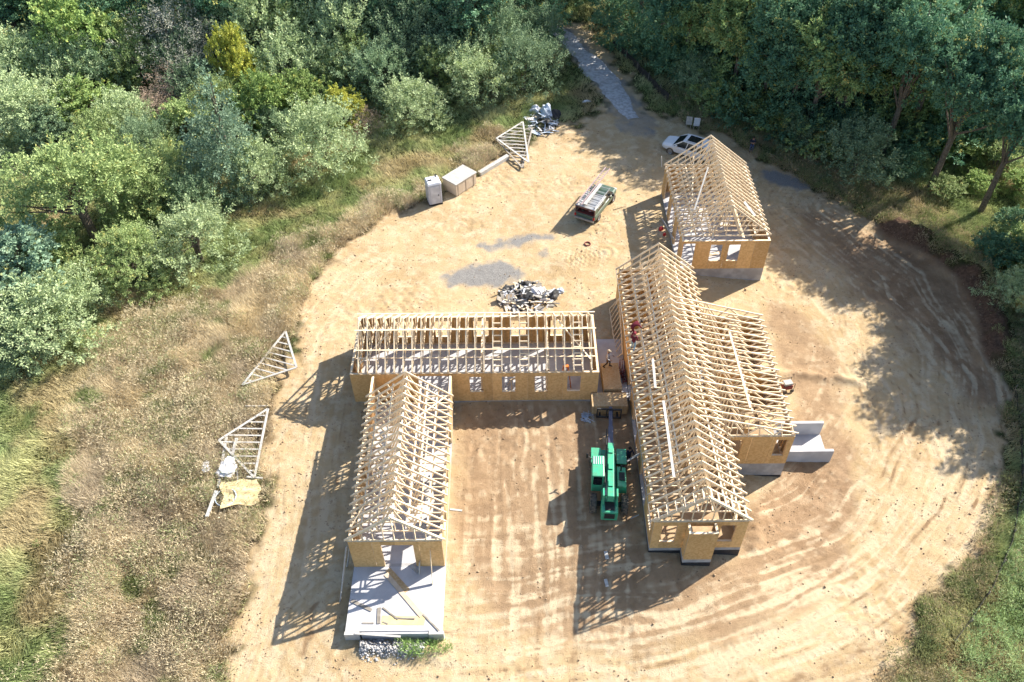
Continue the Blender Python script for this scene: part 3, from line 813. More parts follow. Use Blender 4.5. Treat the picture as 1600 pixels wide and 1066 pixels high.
    # barge rafters and outlookers of the near gable
    for sx in (-1, 1):
        bar(r, (cx + sx * (S + .08), AY0 - .06, ZT + .30 - .08 * .84 - .03), (cx + sx * .02, AY0 - .06, pk - .04), .04, .15, 'barge_board', 'lumber')
        for k in range(6):
            t = (k + .5) / 6; x = cx + sx * S * (1 - t); z = ZT + .30 + S * t * .84 - .03
            bar(r, (x, AY0 - .04, z), (x, AY0 + .66, z), .09, .04, 'outlooker')
    # eave board along the courtyard side, braces and long loose boards on the slope
    bar(r, (AX0 - .235, AY0 - .06, ZT + .30 - .235 * .84 - .06), (AX0 - .235, AY1, ZT + .30 - .235 * .84 - .06), .03, .12, 'eave_board', 'grey_board')
    sl = lambda x: ZT + .30 + (S - abs(x - cx)) * .84
    for (x, y0, y1, m) in ((9.35, 28.6, 34.4, 'white_board'), (9.15, 35.7, 38.2, 'white_board')): bar(r, (x, y0, sl(x) + .05), (x + .12, y1, sl(x + .1) + .05), .16, .04, 'loose_board', m)
    bar(r, (15.0, 34.0, top(15.0) + .04), (14.9, 40.8, top(14.9) + .04), .14, .04, 'loose_board', 'lumber')
    for (x, y0, y1) in ((9.9, 27, 48), (12.3, 38, 48.4), (12.6, 27, 33), (10.75, 27, 48.3), (9.0, 27, 36), (11.6, 27, 48)):
        z = ZT + .14; bar(r, (x, y0, z), (x, y1, z), .09, .04)
    for x in (8.9, 9.8, 12.0, 12.9): bar(r, (x, 27.0 + (x * 7) % 3, sl(x) - .16), (x, 47.5 - (x * 5) % 4, sl(x) - .16), .09, .04)
    bar(r, (9.6, 44, ZT + .2), (11.6, 47.8, ZT + 1.6), .04, .09); bar(r, (12.4, 40.6, ZT + .2), (10.4, 44.6, ZT + 1.7), .04, .09)
    for (x, y, a, w, l) in ((16.2, 33.9, .1, .9, 1.8), (15.1, 33.7, -.2, .6, 1.2), (12.2, 41.8, .4, .6, .9), (9.6, 40.2, .1, .5, 1.4)):
        MB().box(-w / 2, -l / 2, 0, w / 2, l / 2, .018).build('loose_sheet', 'osb_pale', r).matrix_local = Matrix.Translation((x - o.x, y - o.y, ZT + .11)) @ Matrix.Rotation(a, 4, 'Z')
wing_a()

# --- separate wing at the back, raised on a tall concrete wall at its near end
def wing_d():
    r = thing('timber_house_wing', 'timber wing on a tall concrete base in front of the white car', 'house', ((DX0 + DX1) / 2, (DY0 + DY1) / 2, 0), group='timber wings of the house being framed')
    o = r.location
    footing(r, DX0, DY0, DX1, DY1, -2.2)
    slab_part(r, DX0 + .2, DY0 + .2, DX1 - .2, DY1 - .2, FLOOR, -.1)
    wall(r, (DX0, DY0), (DX1, DY0), [(.12, 1.1, FLOOR, FLOOR + 2.6), (2.35, 3.3, FLOOR + .75, FLOOR + 2.45), (3.8, 4.75, FLOOR + .75, FLOOR + 2.45)])
    wall(r, (DX1, DY0 + .15), (DX1, DY1 - .15), [(3, 4.2, .9, 2.5), (6.5, 7.7, .9, 2.5)])
    wall(r, (DX1, DY1), (DX0, DY1), [(1.5, 2.6, .9, 2.5), (4.3, 5.4, .9, 2.5)])
    wall(r, (DX0, DY1 - .15), (DX0, DY0 + .15), [(1.0, 3.4, FLOOR, 2.6), (4.1, 6.5, FLOOR, 2.6), (7.3, 9.3, FLOOR, 2.6)])
    wall(r, (DX0 + .3, 57.6), (DX1 - .3, 57.6), [(2.5, 4, FLOOR, 2.4)], sheath=False)
    T = truss_meshes('d', DX1 - DX0, pitch=.80, ov=.15)
    S = (DX1 - DX0) / 2; pk = ZT + T['pk']; cx = (DX0 + DX1) / 2
    n = 16
    for i in range(n + 1):
        y = DY0 + .62 + i * (DY1 - DY0 - .72) / n
        put_truss(r, T, (0, y - o.y, ZT), gable=(i == n))
    for (x, y0, y1) in ((15.2, 52.4, 62.4), (18.4, 52.3, 58.4)): bar(r, (x, y0, ZT + .14), (x, y1, ZT + .14), .09, .04)
    sl = lambda x: ZT + .30 + (S - abs(x - cx)) * .80
    bar(r, (14.2, 52.6, ZT + .2), (14.2 + 1.5, 62.0, ZT + 1.4), .09, .04); bar(r, (18.3, 52.4, ZT + .12), (17.3, 55.0, pk - .5), .09, .05); bar(r, (15.9, 52.4, ZT + .12), (16.4, 55.0, ZT + 1.9), .09, .05)
    bar(r, (19.3, 53.6, sl(19.3) + .04), (18.5, 54.6, sl(18.5) + .05), .25, .02, 'loose_sheet', 'white_board')
    bar(r, (14.6, 54.5, sl(14.6) + .05), (16.2, 58.6, sl(16.2) + .05), .12, .04, 'loose_board', 'white_board')
    bar(r, (13.2, 62.7, ZT - .2), (13.1, 62.9, ZT + .75), .05, .09, 'brace', 'white_board')
    for y in (53.6, 56.2, 59.4):
        bar(r, (16.1, y, FLOOR + .02), (17.9, y + .6, FLOOR + .02), .3, .04, 'loose_board', 'lumber')
wing_d()

# ------------------------------------------------------------------ trees and shrubs
def leaf_mat(name, c1, c2, c3=None, trans=.25, rand=.16, rough=.6, spec=.12):
    m, nt, b = new_mat(name); L = nt.links.new
    a = N(nt, 'ShaderNodeAttribute', attribute_name='tint'); s = N(nt, 'ShaderNodeSeparateColor'); L(a.outputs['Color'], s.inputs[0])
    col = mixc(nt, s.outputs[0], c1, c2)
    if c3: col = mixc(nt, ramp(nt, s.outputs[1], .82, .95), col, c3)
    oi = N(nt, 'ShaderNodeObjectInfo'); mr = N(nt, 'ShaderNodeMapRange'); mr.inputs[3].default_value = 1 - rand; mr.inputs[4].default_value = 1 + rand
    L(oi.outputs['Random'], mr.inputs[0])
    h = N(nt, 'ShaderNodeHueSaturation'); L(col, h.inputs['Color']); L(mr.outputs[0], h.inputs['Value'])
    L(h.outputs[0], b.inputs['Base Color']); b.inputs['Roughness'].default_value = rough; b.inputs['Specular IOR Level'].default_value = spec
    t = N(nt, 'ShaderNodeBsdfTranslucent'); L(h.outputs[0], t.inputs['Color'])
    mx = N(nt, 'ShaderNodeMixShader', i_0=trans); L(b.outputs[0], mx.inputs[1]); L(t.outputs[0], mx.inputs[2])
    L(mx.outputs[0], nt.nodes['Material Output'].inputs['Surface'])
    MAT[name] = m
    return m
leaf_mat('silver_leaf', (.25, .33, .155), (.51, .60, .34), (.38, .45, .15))
leaf_mat('dark_silver_leaf', (.13, .205, .12), (.29, .385, .215))
leaf_mat('broad_leaf', (.165, .24, .085), (.38, .46, .20), (.55, .52, .18))
leaf_mat('yellow_leaf', (.42, .46, .09), (.60, .58, .13), (.26, .35, .10))
leaf_mat('vine_leaf', (.16, .25, .08), (.32, .42, .14), (.48, .47, .12))
leaf_mat('cedar_leaf', (.14, .235, .16), (.30, .41, .27), (.38, .36, .12))
leaf_mat('dead_leaf', (.42, .31, .24), (.54, .41, .32), (.30, .31, .18))
leaf_mat('grey_leaf', (.36, .37, .29), (.52, .51, .44), (.28, .35, .18))
leaf_mat('forest_leaf', (.075, .18, .115), (.17, .29, .15), (.42, .39, .12))
leaf_mat('forest_leaf_light', (.15, .25, .10), (.33, .41, .15), (.52, .42, .14))
MAT['bark'] = M('grey_bark', (.16, .13, .10), (.09, .07, .055), scale=6, rough=.9, bump=.4, bscale=15)

def crown_mesh(name, seed, r, h, z0, nspray, nleaf, slen, lw, ll, up=.3, nlobe=9, conical=False, spread=.68, inner=.0, lr=.30, low=True):
    g = np.random.default_rng(seed)
    lobes = []
    hh = (h - z0) / 2
    for i in range(nlobe):
        if conical:
            t = (i + .5) / nlobe; rr = r * (1 - t) ** .8 * .75; a = g.random() * 6.28
            lobes.append((rr * .45 * math.cos(a), rr * .45 * math.sin(a), z0 + (h - z0) * t, max(rr, .35)))
        else:
            a = 6.283 * (i + g.random() * .7) / nlobe; q = spread * math.sqrt((i + .4) / nlobe) * (.8 + .4 * g.random())
            zc = z0 + hh * (.55 + 1.05 * (1 - q ** 1.3) * (.75 + .4 * g.random()))
            lobes.append((r * q * math.cos(a), r * q * math.sin(a), zc, r * lr * (.75 + .5 * g.random())))
    if not conical and low:
        for i in range(max(3, nlobe // 2)):
            a = 6.283 * (i + g.random()) / max(3, nlobe // 2); q = .55 + .25 * g.random(); rr = r * lr * (.8 + .4 * g.random())
            lobes.append((r * q * math.cos(a), r * q * math.sin(a), z0 + rr * .75, rr))
    lobes = np.array(lobes)
    w = lobes[:, 3] ** 2; w /= w.sum()
    li = g.choice(len(lobes), nspray, p=w)
    d = g.normal(size=(nspray, 3)); d[:, 2] = d[:, 2] * .85 + .22; d /= np.linalg.norm(d, axis=1)[:, None]
    c = lobes[li, :3]; R = lobes[li, 3][:, None]
    vs = hh / r if not conical else 1
    sc = np.array([1, 1, min(max(vs, .6), 1.25)])
    start = c + d * R * sc * (.45 + .55 * g.random((nspray, 1)) ** .5 - inner)
    sd_ = d + np.array([0, 0, up]) + g.normal(size=(nspray, 3)) * .25; sd_ /= np.linalg.norm(sd_, axis=1)[:, None]
    ln = slen * (.6 + .8 * g.random((nspray, 1)))
    # leaves along the sprays
    n = nspray * nleaf
    si = np.repeat(np.arange(nspray), nleaf)
    t = g.random((n, 1)) ** .8
    side = g.normal(size=(n, 3)); ax = sd_[si]
    side -= (side * ax).sum(1)[:, None] * ax; side /= np.linalg.norm(side, axis=1)[:, None]
    P = start[si] + ax * t * ln[si] + side * (.10 + .16 * (1 - t)) * slen * g.random((n, 1))
    P[:, 2] = np.maximum(P[:, 2], .12)
    dr = ax * .7 + side * .8 + g.normal(size=(n, 3)) * .3; dr /= np.linalg.norm(dr, axis=1)[:, None]
    nn = np.cross(dr, g.normal(size=(n, 3))); nn /= np.linalg.norm(nn, axis=1)[:, None] + 1e-9
    s = (.65 + .7 * g.random((n, 1)))
    a = P; e = P + dr * ll * s; m_ = P + dr * ll * s * .45
    V = np.stack([a, m_ + nn * lw * s * .5, e, m_ - nn * lw * s * .5], 1).reshape(-1, 3)
    F = np.arange(n * 4).reshape(n, 4)
    me = np_mesh(name, V, F, 4)
    tint = np.clip(.65 * g.random(nspray)[si] + .35 * g.random(n), 0, 1); t2 = .75 * g.random(nspray)[si] + .25 * g.random(n)
    attr_color(me, 'tint', np.repeat(np.stack([tint, t2, t2], 1), 4, 0))
    return me, lobes

def trunk_mesh(seed, lobes, h, z0, rad, stems=1, name='trunk'):
    g = random.Random(seed); mb = MB()
    ntr = stems
    tops = []
    for k in range(ntr):
        a = g.random() * 6.28; lean = (.25 if ntr > 1 else .04) * h * .5
        top = (lean * math.cos(a), lean * math.sin(a), h * (.72 if ntr == 1 else .55))
        pts = [(0 if ntr == 1 else .15 * math.cos(a), 0 if ntr == 1 else .15 * math.sin(a), -.4), (top[0] * .3, top[1] * .3, h * .3), (top[0] * .65 + g.uniform(-.1, .1), top[1] * .65, h * .5), top]
        mb.tube(pts, [rad * 1.25, rad, rad * .7, rad * .25], 7); tops.append(pts)
    for i, (x, y, z, r) in enumerate(lobes):
        if z < h * .36: continue
        p = tops[i % ntr]; b = Vector(p[1]).lerp(Vector(p[2]), g.random())
        mid = b.lerp(Vector((x, y, z)), .5) + Vector((0, 0, -.05 * h * .3))
        mb.tube([b, mid, (x, y, z), (x * 1.3 + g.uniform(-.3, .3), y * 1.3 + g.uniform(-.3, .3), z + r * .7)], [rad * .45, rad * .3, rad * .16, rad * .05], 5)
    return mb.mesh(name, 'bark')

KIND = {}
def kind(key, nvar, r, h, z0, nspray, nleaf, slen, lw, ll, rad, stems, names, **kw):
    KIND[key] = (r, h, names, [])
    for i in range(nvar):
        seed = len(key) * 100 + i * 7 + ord(key[0])
        me, lob = crown_mesh(names[1], seed, r, h, z0, nspray, nleaf, slen, lw, ll, **kw)
        me.materials.append(MAT['silver_leaf'])
        KIND[key][3].append((trunk_mesh(seed, lob, h, z0, rad, stems, names[0]), me))
kind('olive', 4, 3.5, 6, .3, 360, 40, 1.25, .085, .20, .10, 4, ('stem', 'foliage'), up=.7, nlobe=14)
kind('broad', 2, 6.5, 11, .8, 900, 36, 1.1, .12, .20, .22, 2, ('trunk', 'crown'), up=.1, nlobe=30, lr=.20)
kind('vine', 3, 3.5, 7, .2, 480, 26, .7, .15, .20, .12, 2, ('trunk', 'crown'), up=-.1, nlobe=15, lr=.27)
kind('cedar', 2, 4.3, 11, .3, 620, 26, 1.1, .10, .26, .2, 1, ('trunk', 'crown'), up=.15, nlobe=12, conical=True)
kind('bare', 2, 4.5, 8, 1.0, 260, 18, 1.5, .05, .22, .14, 4, ('stem', 'foliage'), up=.4, nlobe=12)
kind('tall', 3, 5.5, 17, 6.5, 720, 32, 1.2, .15, .26, .28, 1, ('trunk', 'crown'), up=.05, nlobe=22, spread=.75, lr=.26, low=False)
kind('forest', 4, 5.5, 17, .8, 900, 34, 1.2, .15, .26, .26, 1, ('trunk', 'crown'), up=.05, nlobe=26, spread=.75, lr=.24)

_tr = random.Random(5)
_tn = {}
def tree(pos, h, r, k, mat, label, name=None, cat='tree', group=None, var=None, rz=None):
    r0, h0, names, vs = KIND[k]
    x, y = pos
    if name is None: name = 'shrub' if k in ('olive', 'bare') else 'tree'
    _tn[k] = _tn.get(k, -1) + 1
    tm, cm = vs[_tn[k] % len(vs)]
    t = thing(name, label, cat, (x, y, float(G0(x, y)) - .02), _tr.random() * 6.28 if rz is None else rz, group)
    s = (r / r0, r / r0, h / h0)
    place(names[0], tm, t, scale=s)
    place(names[1], cm, t, scale=s, mat=mat)
    return t

GT = 'trees and shrubs of the thicket left of the site'
LEFT = [
    (118, 300, 11, 6.4, 'broad', 'broad_leaf', 'largest yellow-green leafy tree at the left edge of the thicket', 'leafy_tree'),
    (300, 372, 5, 3.3, 'olive', 'silver_leaf', 'pale silvery shrub at the grass edge, in front of the dark cedar', 'silvery_shrub'),
    (352, 212, 11.5, 4.0, 'cedar', 'cedar_leaf', 'dark blue-green conical cedar standing over the middle of the thicket', 'cedar_tree'),
    (500, 215, 6.2, 3.6, 'olive', 'silver_leaf', 'broad silvery shrub on the grass, right of the conical cedar', 'silvery_shrub'),
    (408, 165, 7.5, 3.0, 'vine', 'vine_leaf', 'vine-covered green tree just right of the conical cedar top', 'vine_covered_tree'),
    (362, 92, 8, 2.2, 'vine', 'yellow_leaf', 'bright yellow leafy tree top, brightest in the thicket', 'yellow_tree'),
    (388, 120, 6.5, 2.0, 'vine', 'yellow_leaf', 'yellow-green small tree between bright yellow top and vine-covered tree', 'yellow_tree'),
    (536, 165, 4.5, 2.0, 'vine', 'yellow_leaf', 'low yellowish bush behind the broad silvery shrub', 'yellow_bush'),
    (646, 162, 4.6, 3.0, 'olive', 'silver_leaf', 'round silvery shrub standing alone on the grass, nearest the junk heap', 'silvery_shrub'),
    (268, 62, 9, 4.6, 'bare', 'grey_leaf', 'greyish half bare tree with thin twigs at the back of the thicket', 'bare_tree'),
    (318, 92, 7, 3.4, 'bare', 'grey_leaf', 'lilac-grey bare shrub left of the bright yellow tree top', 'bare_shrub'),
    (265, 140, 4.5, 3.0, 'bare', 'dead_leaf', 'pinkish brown withered shrub left of the conical cedar', 'withered_shrub'),
    (245, 170, 3.6, 2.4, 'bare', 'dead_leaf', 'lower brown withered shrub in front of the pinkish one', 'withered_shrub'),
    (118, 55, 10, 4.6, 'vine', 'vine_leaf', 'tall dark green vine-hung tree at the upper left', 'vine_covered_tree'),
    (175, 60, 8, 3.6, 'vine', 'broad_leaf', 'yellowish green tree beside the tall vine-hung tree at upper left', 'leafy_tree'),
    (30, 98, 6.5, 3.8, 'olive', 'silver_leaf', 'silvery shrub at the left edge below the tall vine-hung tree', 'silvery_shrub'),
    (104, 105, 6.5, 3.2, 'olive', 'silver_leaf', 'pale upright shrub in front of the tall vine-hung tree', 'silvery_shrub'),
    (130, 165, 5, 3.4, 'vine', 'vine_leaf', 'dark vine-covered bush above the largest leafy tree', 'vine_covered_bush'),
    (40, 165, 6, 4.0, 'olive', 'silver_leaf', 'grey-green shrub at the left edge above the largest leafy tree', 'silvery_shrub'),
    (196, 182, 4.6, 2.8, 'olive', 'silver_leaf', 'blue-grey shrub between the dark vine-covered bush and withered shrubs', 'silvery_shrub'),
    (400, 48, 9, 4.0, 'olive', 'silver_leaf', 'tall feathery silvery tree behind the bright yellow top', 'silvery_tree'),
    (455, 100, 7, 3.6, 'olive', 'silver_leaf', 'feathery grey-green shrub right of the bright yellow top', 'silvery_shrub'),
    (524, 62, 8.5, 4.2, 'olive', 'silver_leaf', 'tallest feathery shrub at the top of the thicket, catching the sun', 'silvery_shrub'),
    (470, 152, 5.5, 3.2, 'vine', 'vine_leaf', 'green vine-covered bush behind the broad silvery shrub', 'vine_covered_bush'),
    (585, 118, 6.2, 3.4, 'olive', 'dark_silver_leaf', 'dark olive shrub behind the lone round shrub', 'olive_shrub'),
    (572, 190, 2.6, 1.7, 'bare', 'dead_leaf', 'small brown bush between the two round silvery shrubs', 'brown_bush'),
    (645, 62, 8, 4.0, 'olive', 'dark_silver_leaf', 'dark olive tree behind the lone round shrub, further back', 'olive_tree'),
    (700, 68, 7.5, 4.0, 'olive', 'dark_silver_leaf', 'dark olive tree above the half shaded round shrub', 'olive_tree'),
    (742, 118, 5.6, 3.5, 'olive', 'silver_leaf', 'half shaded round shrub between lone shrub and lane', 'silvery_shrub'),
    (818, 98, 6.4, 3.4, 'olive', 'dark_silver_leaf', 'dark shaded shrub beside the grass left of the lane', 'olive_shrub'),
    (775, 62, 7.5, 3.6, 'olive', 'dark_silver_leaf', 'dark shrub behind the half shaded round shrub', 'olive_shrub'),
    (842, 60, 6, 2.8, 'olive', 'dark_silver_leaf', 'pale-tipped dark shrub closest to the upper lane', 'olive_shrub'),
    (612, 20, 8, 4.2, 'olive', 'dark_silver_leaf', 'dark shrub at the top edge above the lone round shrub', 'olive_shrub'),
    (62, 500, 5.4, 3.6, 'olive', 'silver_leaf', 'silvery shrub at the foot of the largest leafy tree, bordering the meadow', 'silvery_shrub'),
    (100, 468, 4.6, 2.8, 'olive', 'silver_leaf', 'pale shrub just above the one bordering the meadow', 'silvery_shrub'),
    (20, 510, 3.4, 2.2, 'vine', 'yellow_leaf', 'yellowish bush at the left edge bordering the meadow', 'yellow_bush'),
    (12, 545, 3.6, 2.2, 'olive', 'dark_silver_leaf', 'dark bush at the left edge below the yellowish bush', 'olive_shrub'),
    (28, 425, 7, 4.4, 'vine', 'cedar_leaf', 'dark blue-green tree at the left edge below the largest leafy tree', 'dark_tree'),
    (225, 300, 6, 3.4, 'olive', 'broad_leaf', 'green shrub filling the gap between largest leafy tree and cedar', 'leafy_shrub'),
    (400, 262, 5.2, 2.6, 'olive', 'silver_leaf', 'grey-green shrub at the right foot of the conical cedar', 'silvery_shrub'),
    (200, 400, 5.5, 3.2, 'broad', 'broad_leaf', 'lower leafy tree spilling onto the grass, right of the largest', 'leafy_tree'),
]
for (u, v, h, r, k, mt, lb, nm) in LEFT:
    r *= 1.10; h *= 1.05
    tree(at(u, v, h * .5), h, r, k, mt, lb, nm, 'tree' if nm.endswith('tree') else 'shrub', GT)
FILL = [(60, 120, 5, 3), (150, 110, 6, 3.4), (215, 100, 6, 3.2), (80, 200, 5, 3), (160, 215, 4.6, 2.6), (225, 225, 5, 2.8), (290, 190, 5, 3), (310, 140, 5, 3), (340, 160, 5, 2.8), (430, 200, 5, 2.6), (455, 55, 8, 3.8), (350, 40, 8, 4), (560, 90, 7, 3.4),
        (620, 105, 6, 3.2), (680, 110, 5.5, 3), (700, 30, 8, 4), (780, 105, 5, 2.8), (500, 20, 9, 4.2), (420, 5, 9, 4), (300, 20, 9, 4), (200, 25, 9, 4), (60, 20, 9, 4), (260, 270, 5, 3), (300, 310, 5, 2.8), (55, 400, 6, 3.4), (290, 100, 6, 3), (530, 120, 5, 2.8), (610, 60, 8, 3.6), (745, 40, 8, 3.8), (570, 40, 8.5, 4)]
_used = set()
def beside(u, v, what, anchors):
    """a label from the nearest distinct neighbour"""
    for (au, av, lb) in sorted(anchors, key=lambda a: (a[0] - u) ** 2 + (a[1] - v) ** 2):
        dx, dy = u - au, v - av
        rel = ('right of' if dx > 0 else 'left of') if abs(dx) > abs(dy) else ('in front of' if dy > 0 else 'behind')
        t = f'{what} just {rel} the {lb}'
        if t not in _used and len(t.split()) <= 16: _used.add(t); return t
    return what
ANCH = [(a[0], a[1], a[6].split(',')[0].split(' standing')[0].split(' catching')[0]) for a in LEFT]
for i, (u, v, h, r) in enumerate(FILL):
    tree(at(u, v, h * .45), h, r, 'olive' if i % 3 else 'vine', 'dark_silver_leaf' if i % 2 else 'broad_leaf', beside(u, v, 'grey-green shrub' if i % 2 else 'green shrub', ANCH), 'thicket_shrub', 'shrub',
         'grey-green shrubs crowding the thicket' if i % 2 else 'green shrubs crowding the thicket')
BACK = [(15, 15, 13, 5), (75, -5, 13, 5), (160, 0, 13, 5), (330, -5, 14, 5), (440, -20, 14, 5.5), (560, -15, 15, 5.5), (640, -25, 15, 5.5), (690, -5, 13, 5), (752, -10, 15, 5.5), (785, 0, 11, 4.2), (800, -60, 16, 6), (880, -130, 16, 6), (960, -120, 17, 6), (230, -30, 14, 5.5), (500, -40, 15, 5.5), (710, -60, 16, 6)]
for (u, v, h, r) in BACK:
    tree(at(u, v, h * .5), h, r, 'forest', 'forest_leaf', 'dark green tree in the shaded wood behind the thicket', 'forest_tree', 'tree', 'trees of the wood behind the thicket')

RIGHT = [
    (1345, 238, 5.5, 3.6, 'olive', 'dark_silver_leaf', 'blue-grey shaded shrub on the bank behind the man in dark clothes', 'silvery_shrub', 'shrub'),
    (1252, 205, 3.6, 2.4, 'olive', 'dark_silver_leaf', 'small dark shrub between the man and the blue-grey shrub', 'olive_shrub', 'shrub'),
    (1096, 118, 4.2, 2.7, 'olive', 'dark_silver_leaf', 'dim grey-green shrub behind the far black silt fence', 'olive_shrub', 'shrub'),
    (1150, 165, 3.0, 2.4, 'vine', 'forest_leaf_light', 'light green bush on the bank above the white car', 'leafy_bush', 'shrub'),
    (1200, 175, 3.4, 2.6, 'vine', 'forest_leaf_light', 'green bush on the bank above the man in dark clothes', 'leafy_bush', 'shrub'),
    (1560, 395, 4.0, 2.8, 'vine', 'forest_leaf', 'dark bush at the right edge behind the earth bank', 'leafy_bush', 'shrub'),
    (1590, 455, 3.6, 2.4, 'olive', 'silver_leaf', 'pale sunlit shrub at the right edge beside the turned earth', 'silvery_shrub', 'shrub'),
]
for (u, v, h, r, k, mt, lb, nm, ct_) in RIGHT:
    tree(at(u, v, h * .5), h, r, k, mt, lb, nm, ct_, 'shrubs on the bank at the wood edge')
ANCH2 = [(a[0], a[1], a[6]) for a in RIGHT] + [(1000, 115, 'far black silt fence'), (1080, 200, 'two white permit boards'), (1173, 228, 'man in navy shirt'), (1530, 420, 'turned earth bank')]
UNDER = [(1135, 95, 3.6, 2.6), (1170, 110, 4.5, 3.2), (1205, 130, 5, 3.4), (1245, 150, 5, 3.4), (1230, 185, 3.6, 2.6), (1285, 175, 5, 3.4), (1300, 210, 4, 2.8), (1330, 180, 5, 3.2), (1380, 195, 5, 3.2), (1420, 215, 4, 2.8), (1085, 70, 3.4, 2.4), (1040, 38, 3.4, 2.4), (1440, 175, 5, 3.4), (1500, 195, 4.4, 3), (1560, 210, 4.4, 3),
         (1180, 80, 6, 3.6), (1270, 110, 6, 3.6), (1350, 140, 6, 3.6), (1410, 255, 3.0, 2.2), (1590, 350, 3.0, 2.2), (1600, 390, 4, 3)]
for i, (u, v, h, r) in enumerate(UNDER):
    tree(at(u, v, h * .45), h, r, 'vine' if i % 3 else 'olive', 'forest_leaf' if i % 4 else 'forest_leaf_light', beside(u, v, 'dark bush under the tall trees', ANCH2), 'leafy_bush', 'shrub', 'bushes under the tall trees of the wood')
FOREST = [(1042, -25, 14, 4.2), (1085, -5, 15, 4.5), (1130, 5, 15, 4.6), (1165, 40, 15, 5), (1215, 55, 16, 5.2), (1190, 15, 17, 5.5), (1262, 60, 17, 5.6), (1290, 98, 15, 5), (1335, 78, 17, 5.6), (1345, 20, 18, 6),
          (1410, 60, 18, 6), (1470, 80, 18, 6), (1490, 15, 18, 6), (1600, 20, 19, 6), (1640, 30, 18, 6), (1240, -30, 17, 6), (1120, -25, 17, 6), (1010, -75, 17, 6), (1420, -40, 18, 6), (1550, -40, 18, 6), (1330, -60, 18, 6)]
LIGHT = (2, 3, 5, 7, 10, 13, 15, 18)
for i, (u, v, h, r) in enumerate(FOREST):
    tree(at(u, v, h * .55), h, r, 'forest', 'forest_leaf_light' if i in LIGHT else 'forest_leaf',
         ('tree with lighter yellow-flecked leaves in the wood right of the site' if i in LIGHT else 'tall dark green tree in the dense wood right of the site'), 'forest_tree', 'tree',
         'lighter trees of the wood right of the site' if i in LIGHT else 'dark trees of the wood right of the site')
for (u, v, h, r, q) in ((1425, 250, 2.6, 2.2, 0), (1500, 235, 3.0, 2.4, 1), (1560, 245, 3.2, 2.6, 0), (1595, 285, 2.6, 2.2, 1), (1475, 290, 2.2, 2.0, 0), (1530, 285, 2.0, 1.8, 1)):
    tree(at(u, v, h * .45), h, r, 'vine', 'vine_leaf' if q else 'broad_leaf', beside(u, v, 'sunlit green bush in the glade', ANCH2 + [(1440, 150, 'tall dark wood'), (1600, 200, 'right edge of the glade'), (1500, 180, 'shaded wood edge'), (1450, 330, 'dark bank'), (1580, 330, 'shaded bank foot')]), 'leafy_bush', 'shrub', 'bushes in the sunlit glade')
# the same wood goes on beyond the right edge of the picture and shades the yard
for (x, y, h, r, k) in ((48.5, 61, 17, 5, 'tall'), (39.5, 65.5, 17, 5, 'tall'), (36, 69.5, 17, 5, 'tall'), (43, 62, 17, 4.6, 'tall'), (32.5, 73.5, 17, 4.8, 'tall'), (50, 57, 18, 5.4, 'tall'), (53, 49, 17, 4.8, 'forest'), (55, 43, 16, 4.2, 'forest'), (62, 53, 19, 6, 'tall'), (63, 45, 18, 5, 'forest'), (30, 79, 16, 5, 'forest'), (27, 85, 16, 5, 'forest'), (59, 38.5, 14, 4, 'forest'),
        (47, 45.5, 15, 4.6, 'forest'), (45, 40.5, 12, 3.6, 'forest'), (48, 50.5, 15, 4.6, 'tall'), (43.8, 49, 16, 5, 'tall'), (45.5, 44, 16, 4.8, 'forest'), (46.5, 55, 16, 4.8, 'tall'), (50, 41, 17, 5, 'forest'), (44, 37, 11, 3.4, 'forest')):
    tree((x, y), h, r, k, 'forest_leaf', 'tall dark green tree in the dense wood right of the site', 'forest_tree', 'tree', 'dark trees of the wood right of the site')

# ------------------------------------------------------------------ grass and weeds
def project(x, y, z):
    d = np.stack([x, y, z - CAM_H], -1)
    w = d @ np.array(C_F)
    return 800 + CAM_F * (d @ np.array(C_R)) / w, 533 - CAM_F * (d @ np.array(C_U)) / w

def ground_z(x, y):
    """height of the ground sheet by bilinear lookup in a coarse copy"""
    return G0(x, y) + relief(x, y)

def cover_points(n, zone, seed, box=(-62, 62, 14, 112)):
    g = np.random.default_rng(seed)
    x = g.uniform(box[0], box[1], n); y = g.uniform(box[2], box[3], n)
    u, v = project(x, y, G0(x, y))
    k = (u > -160) & (u < 1760) & (v > -40) & (v < 1160)
    x, y = x[k], y[k]
    p = zone(x, y)
    k = g.random(len(x)) < p
    return x[k], y[k], g

def grass_mat(name, cols, rough=.7):
    m, nt, b = new_mat(name); L = nt.links.new
    a = N(nt, 'ShaderNodeAttribute', attribute_name='tint')
    L(a.outputs['Color'], b.inputs['Base Color']); b.inputs['Roughness'].default_value = rough; b.inputs['Specular IOR Level'].default_value = .15
    t = N(nt, 'ShaderNodeBsdfTranslucent'); L(a.outputs['Color'], t.inputs['Color'])
    mx = N(nt, 'ShaderNodeMixShader', i_0=.3); L(b.outputs[0], mx.inputs[1]); L(t.outputs[0], mx.inputs[2])
    L(mx.outputs[0], nt.nodes['Material Output'].inputs['Surface'])
    MAT[name] = m
grass_mat('blades', None)

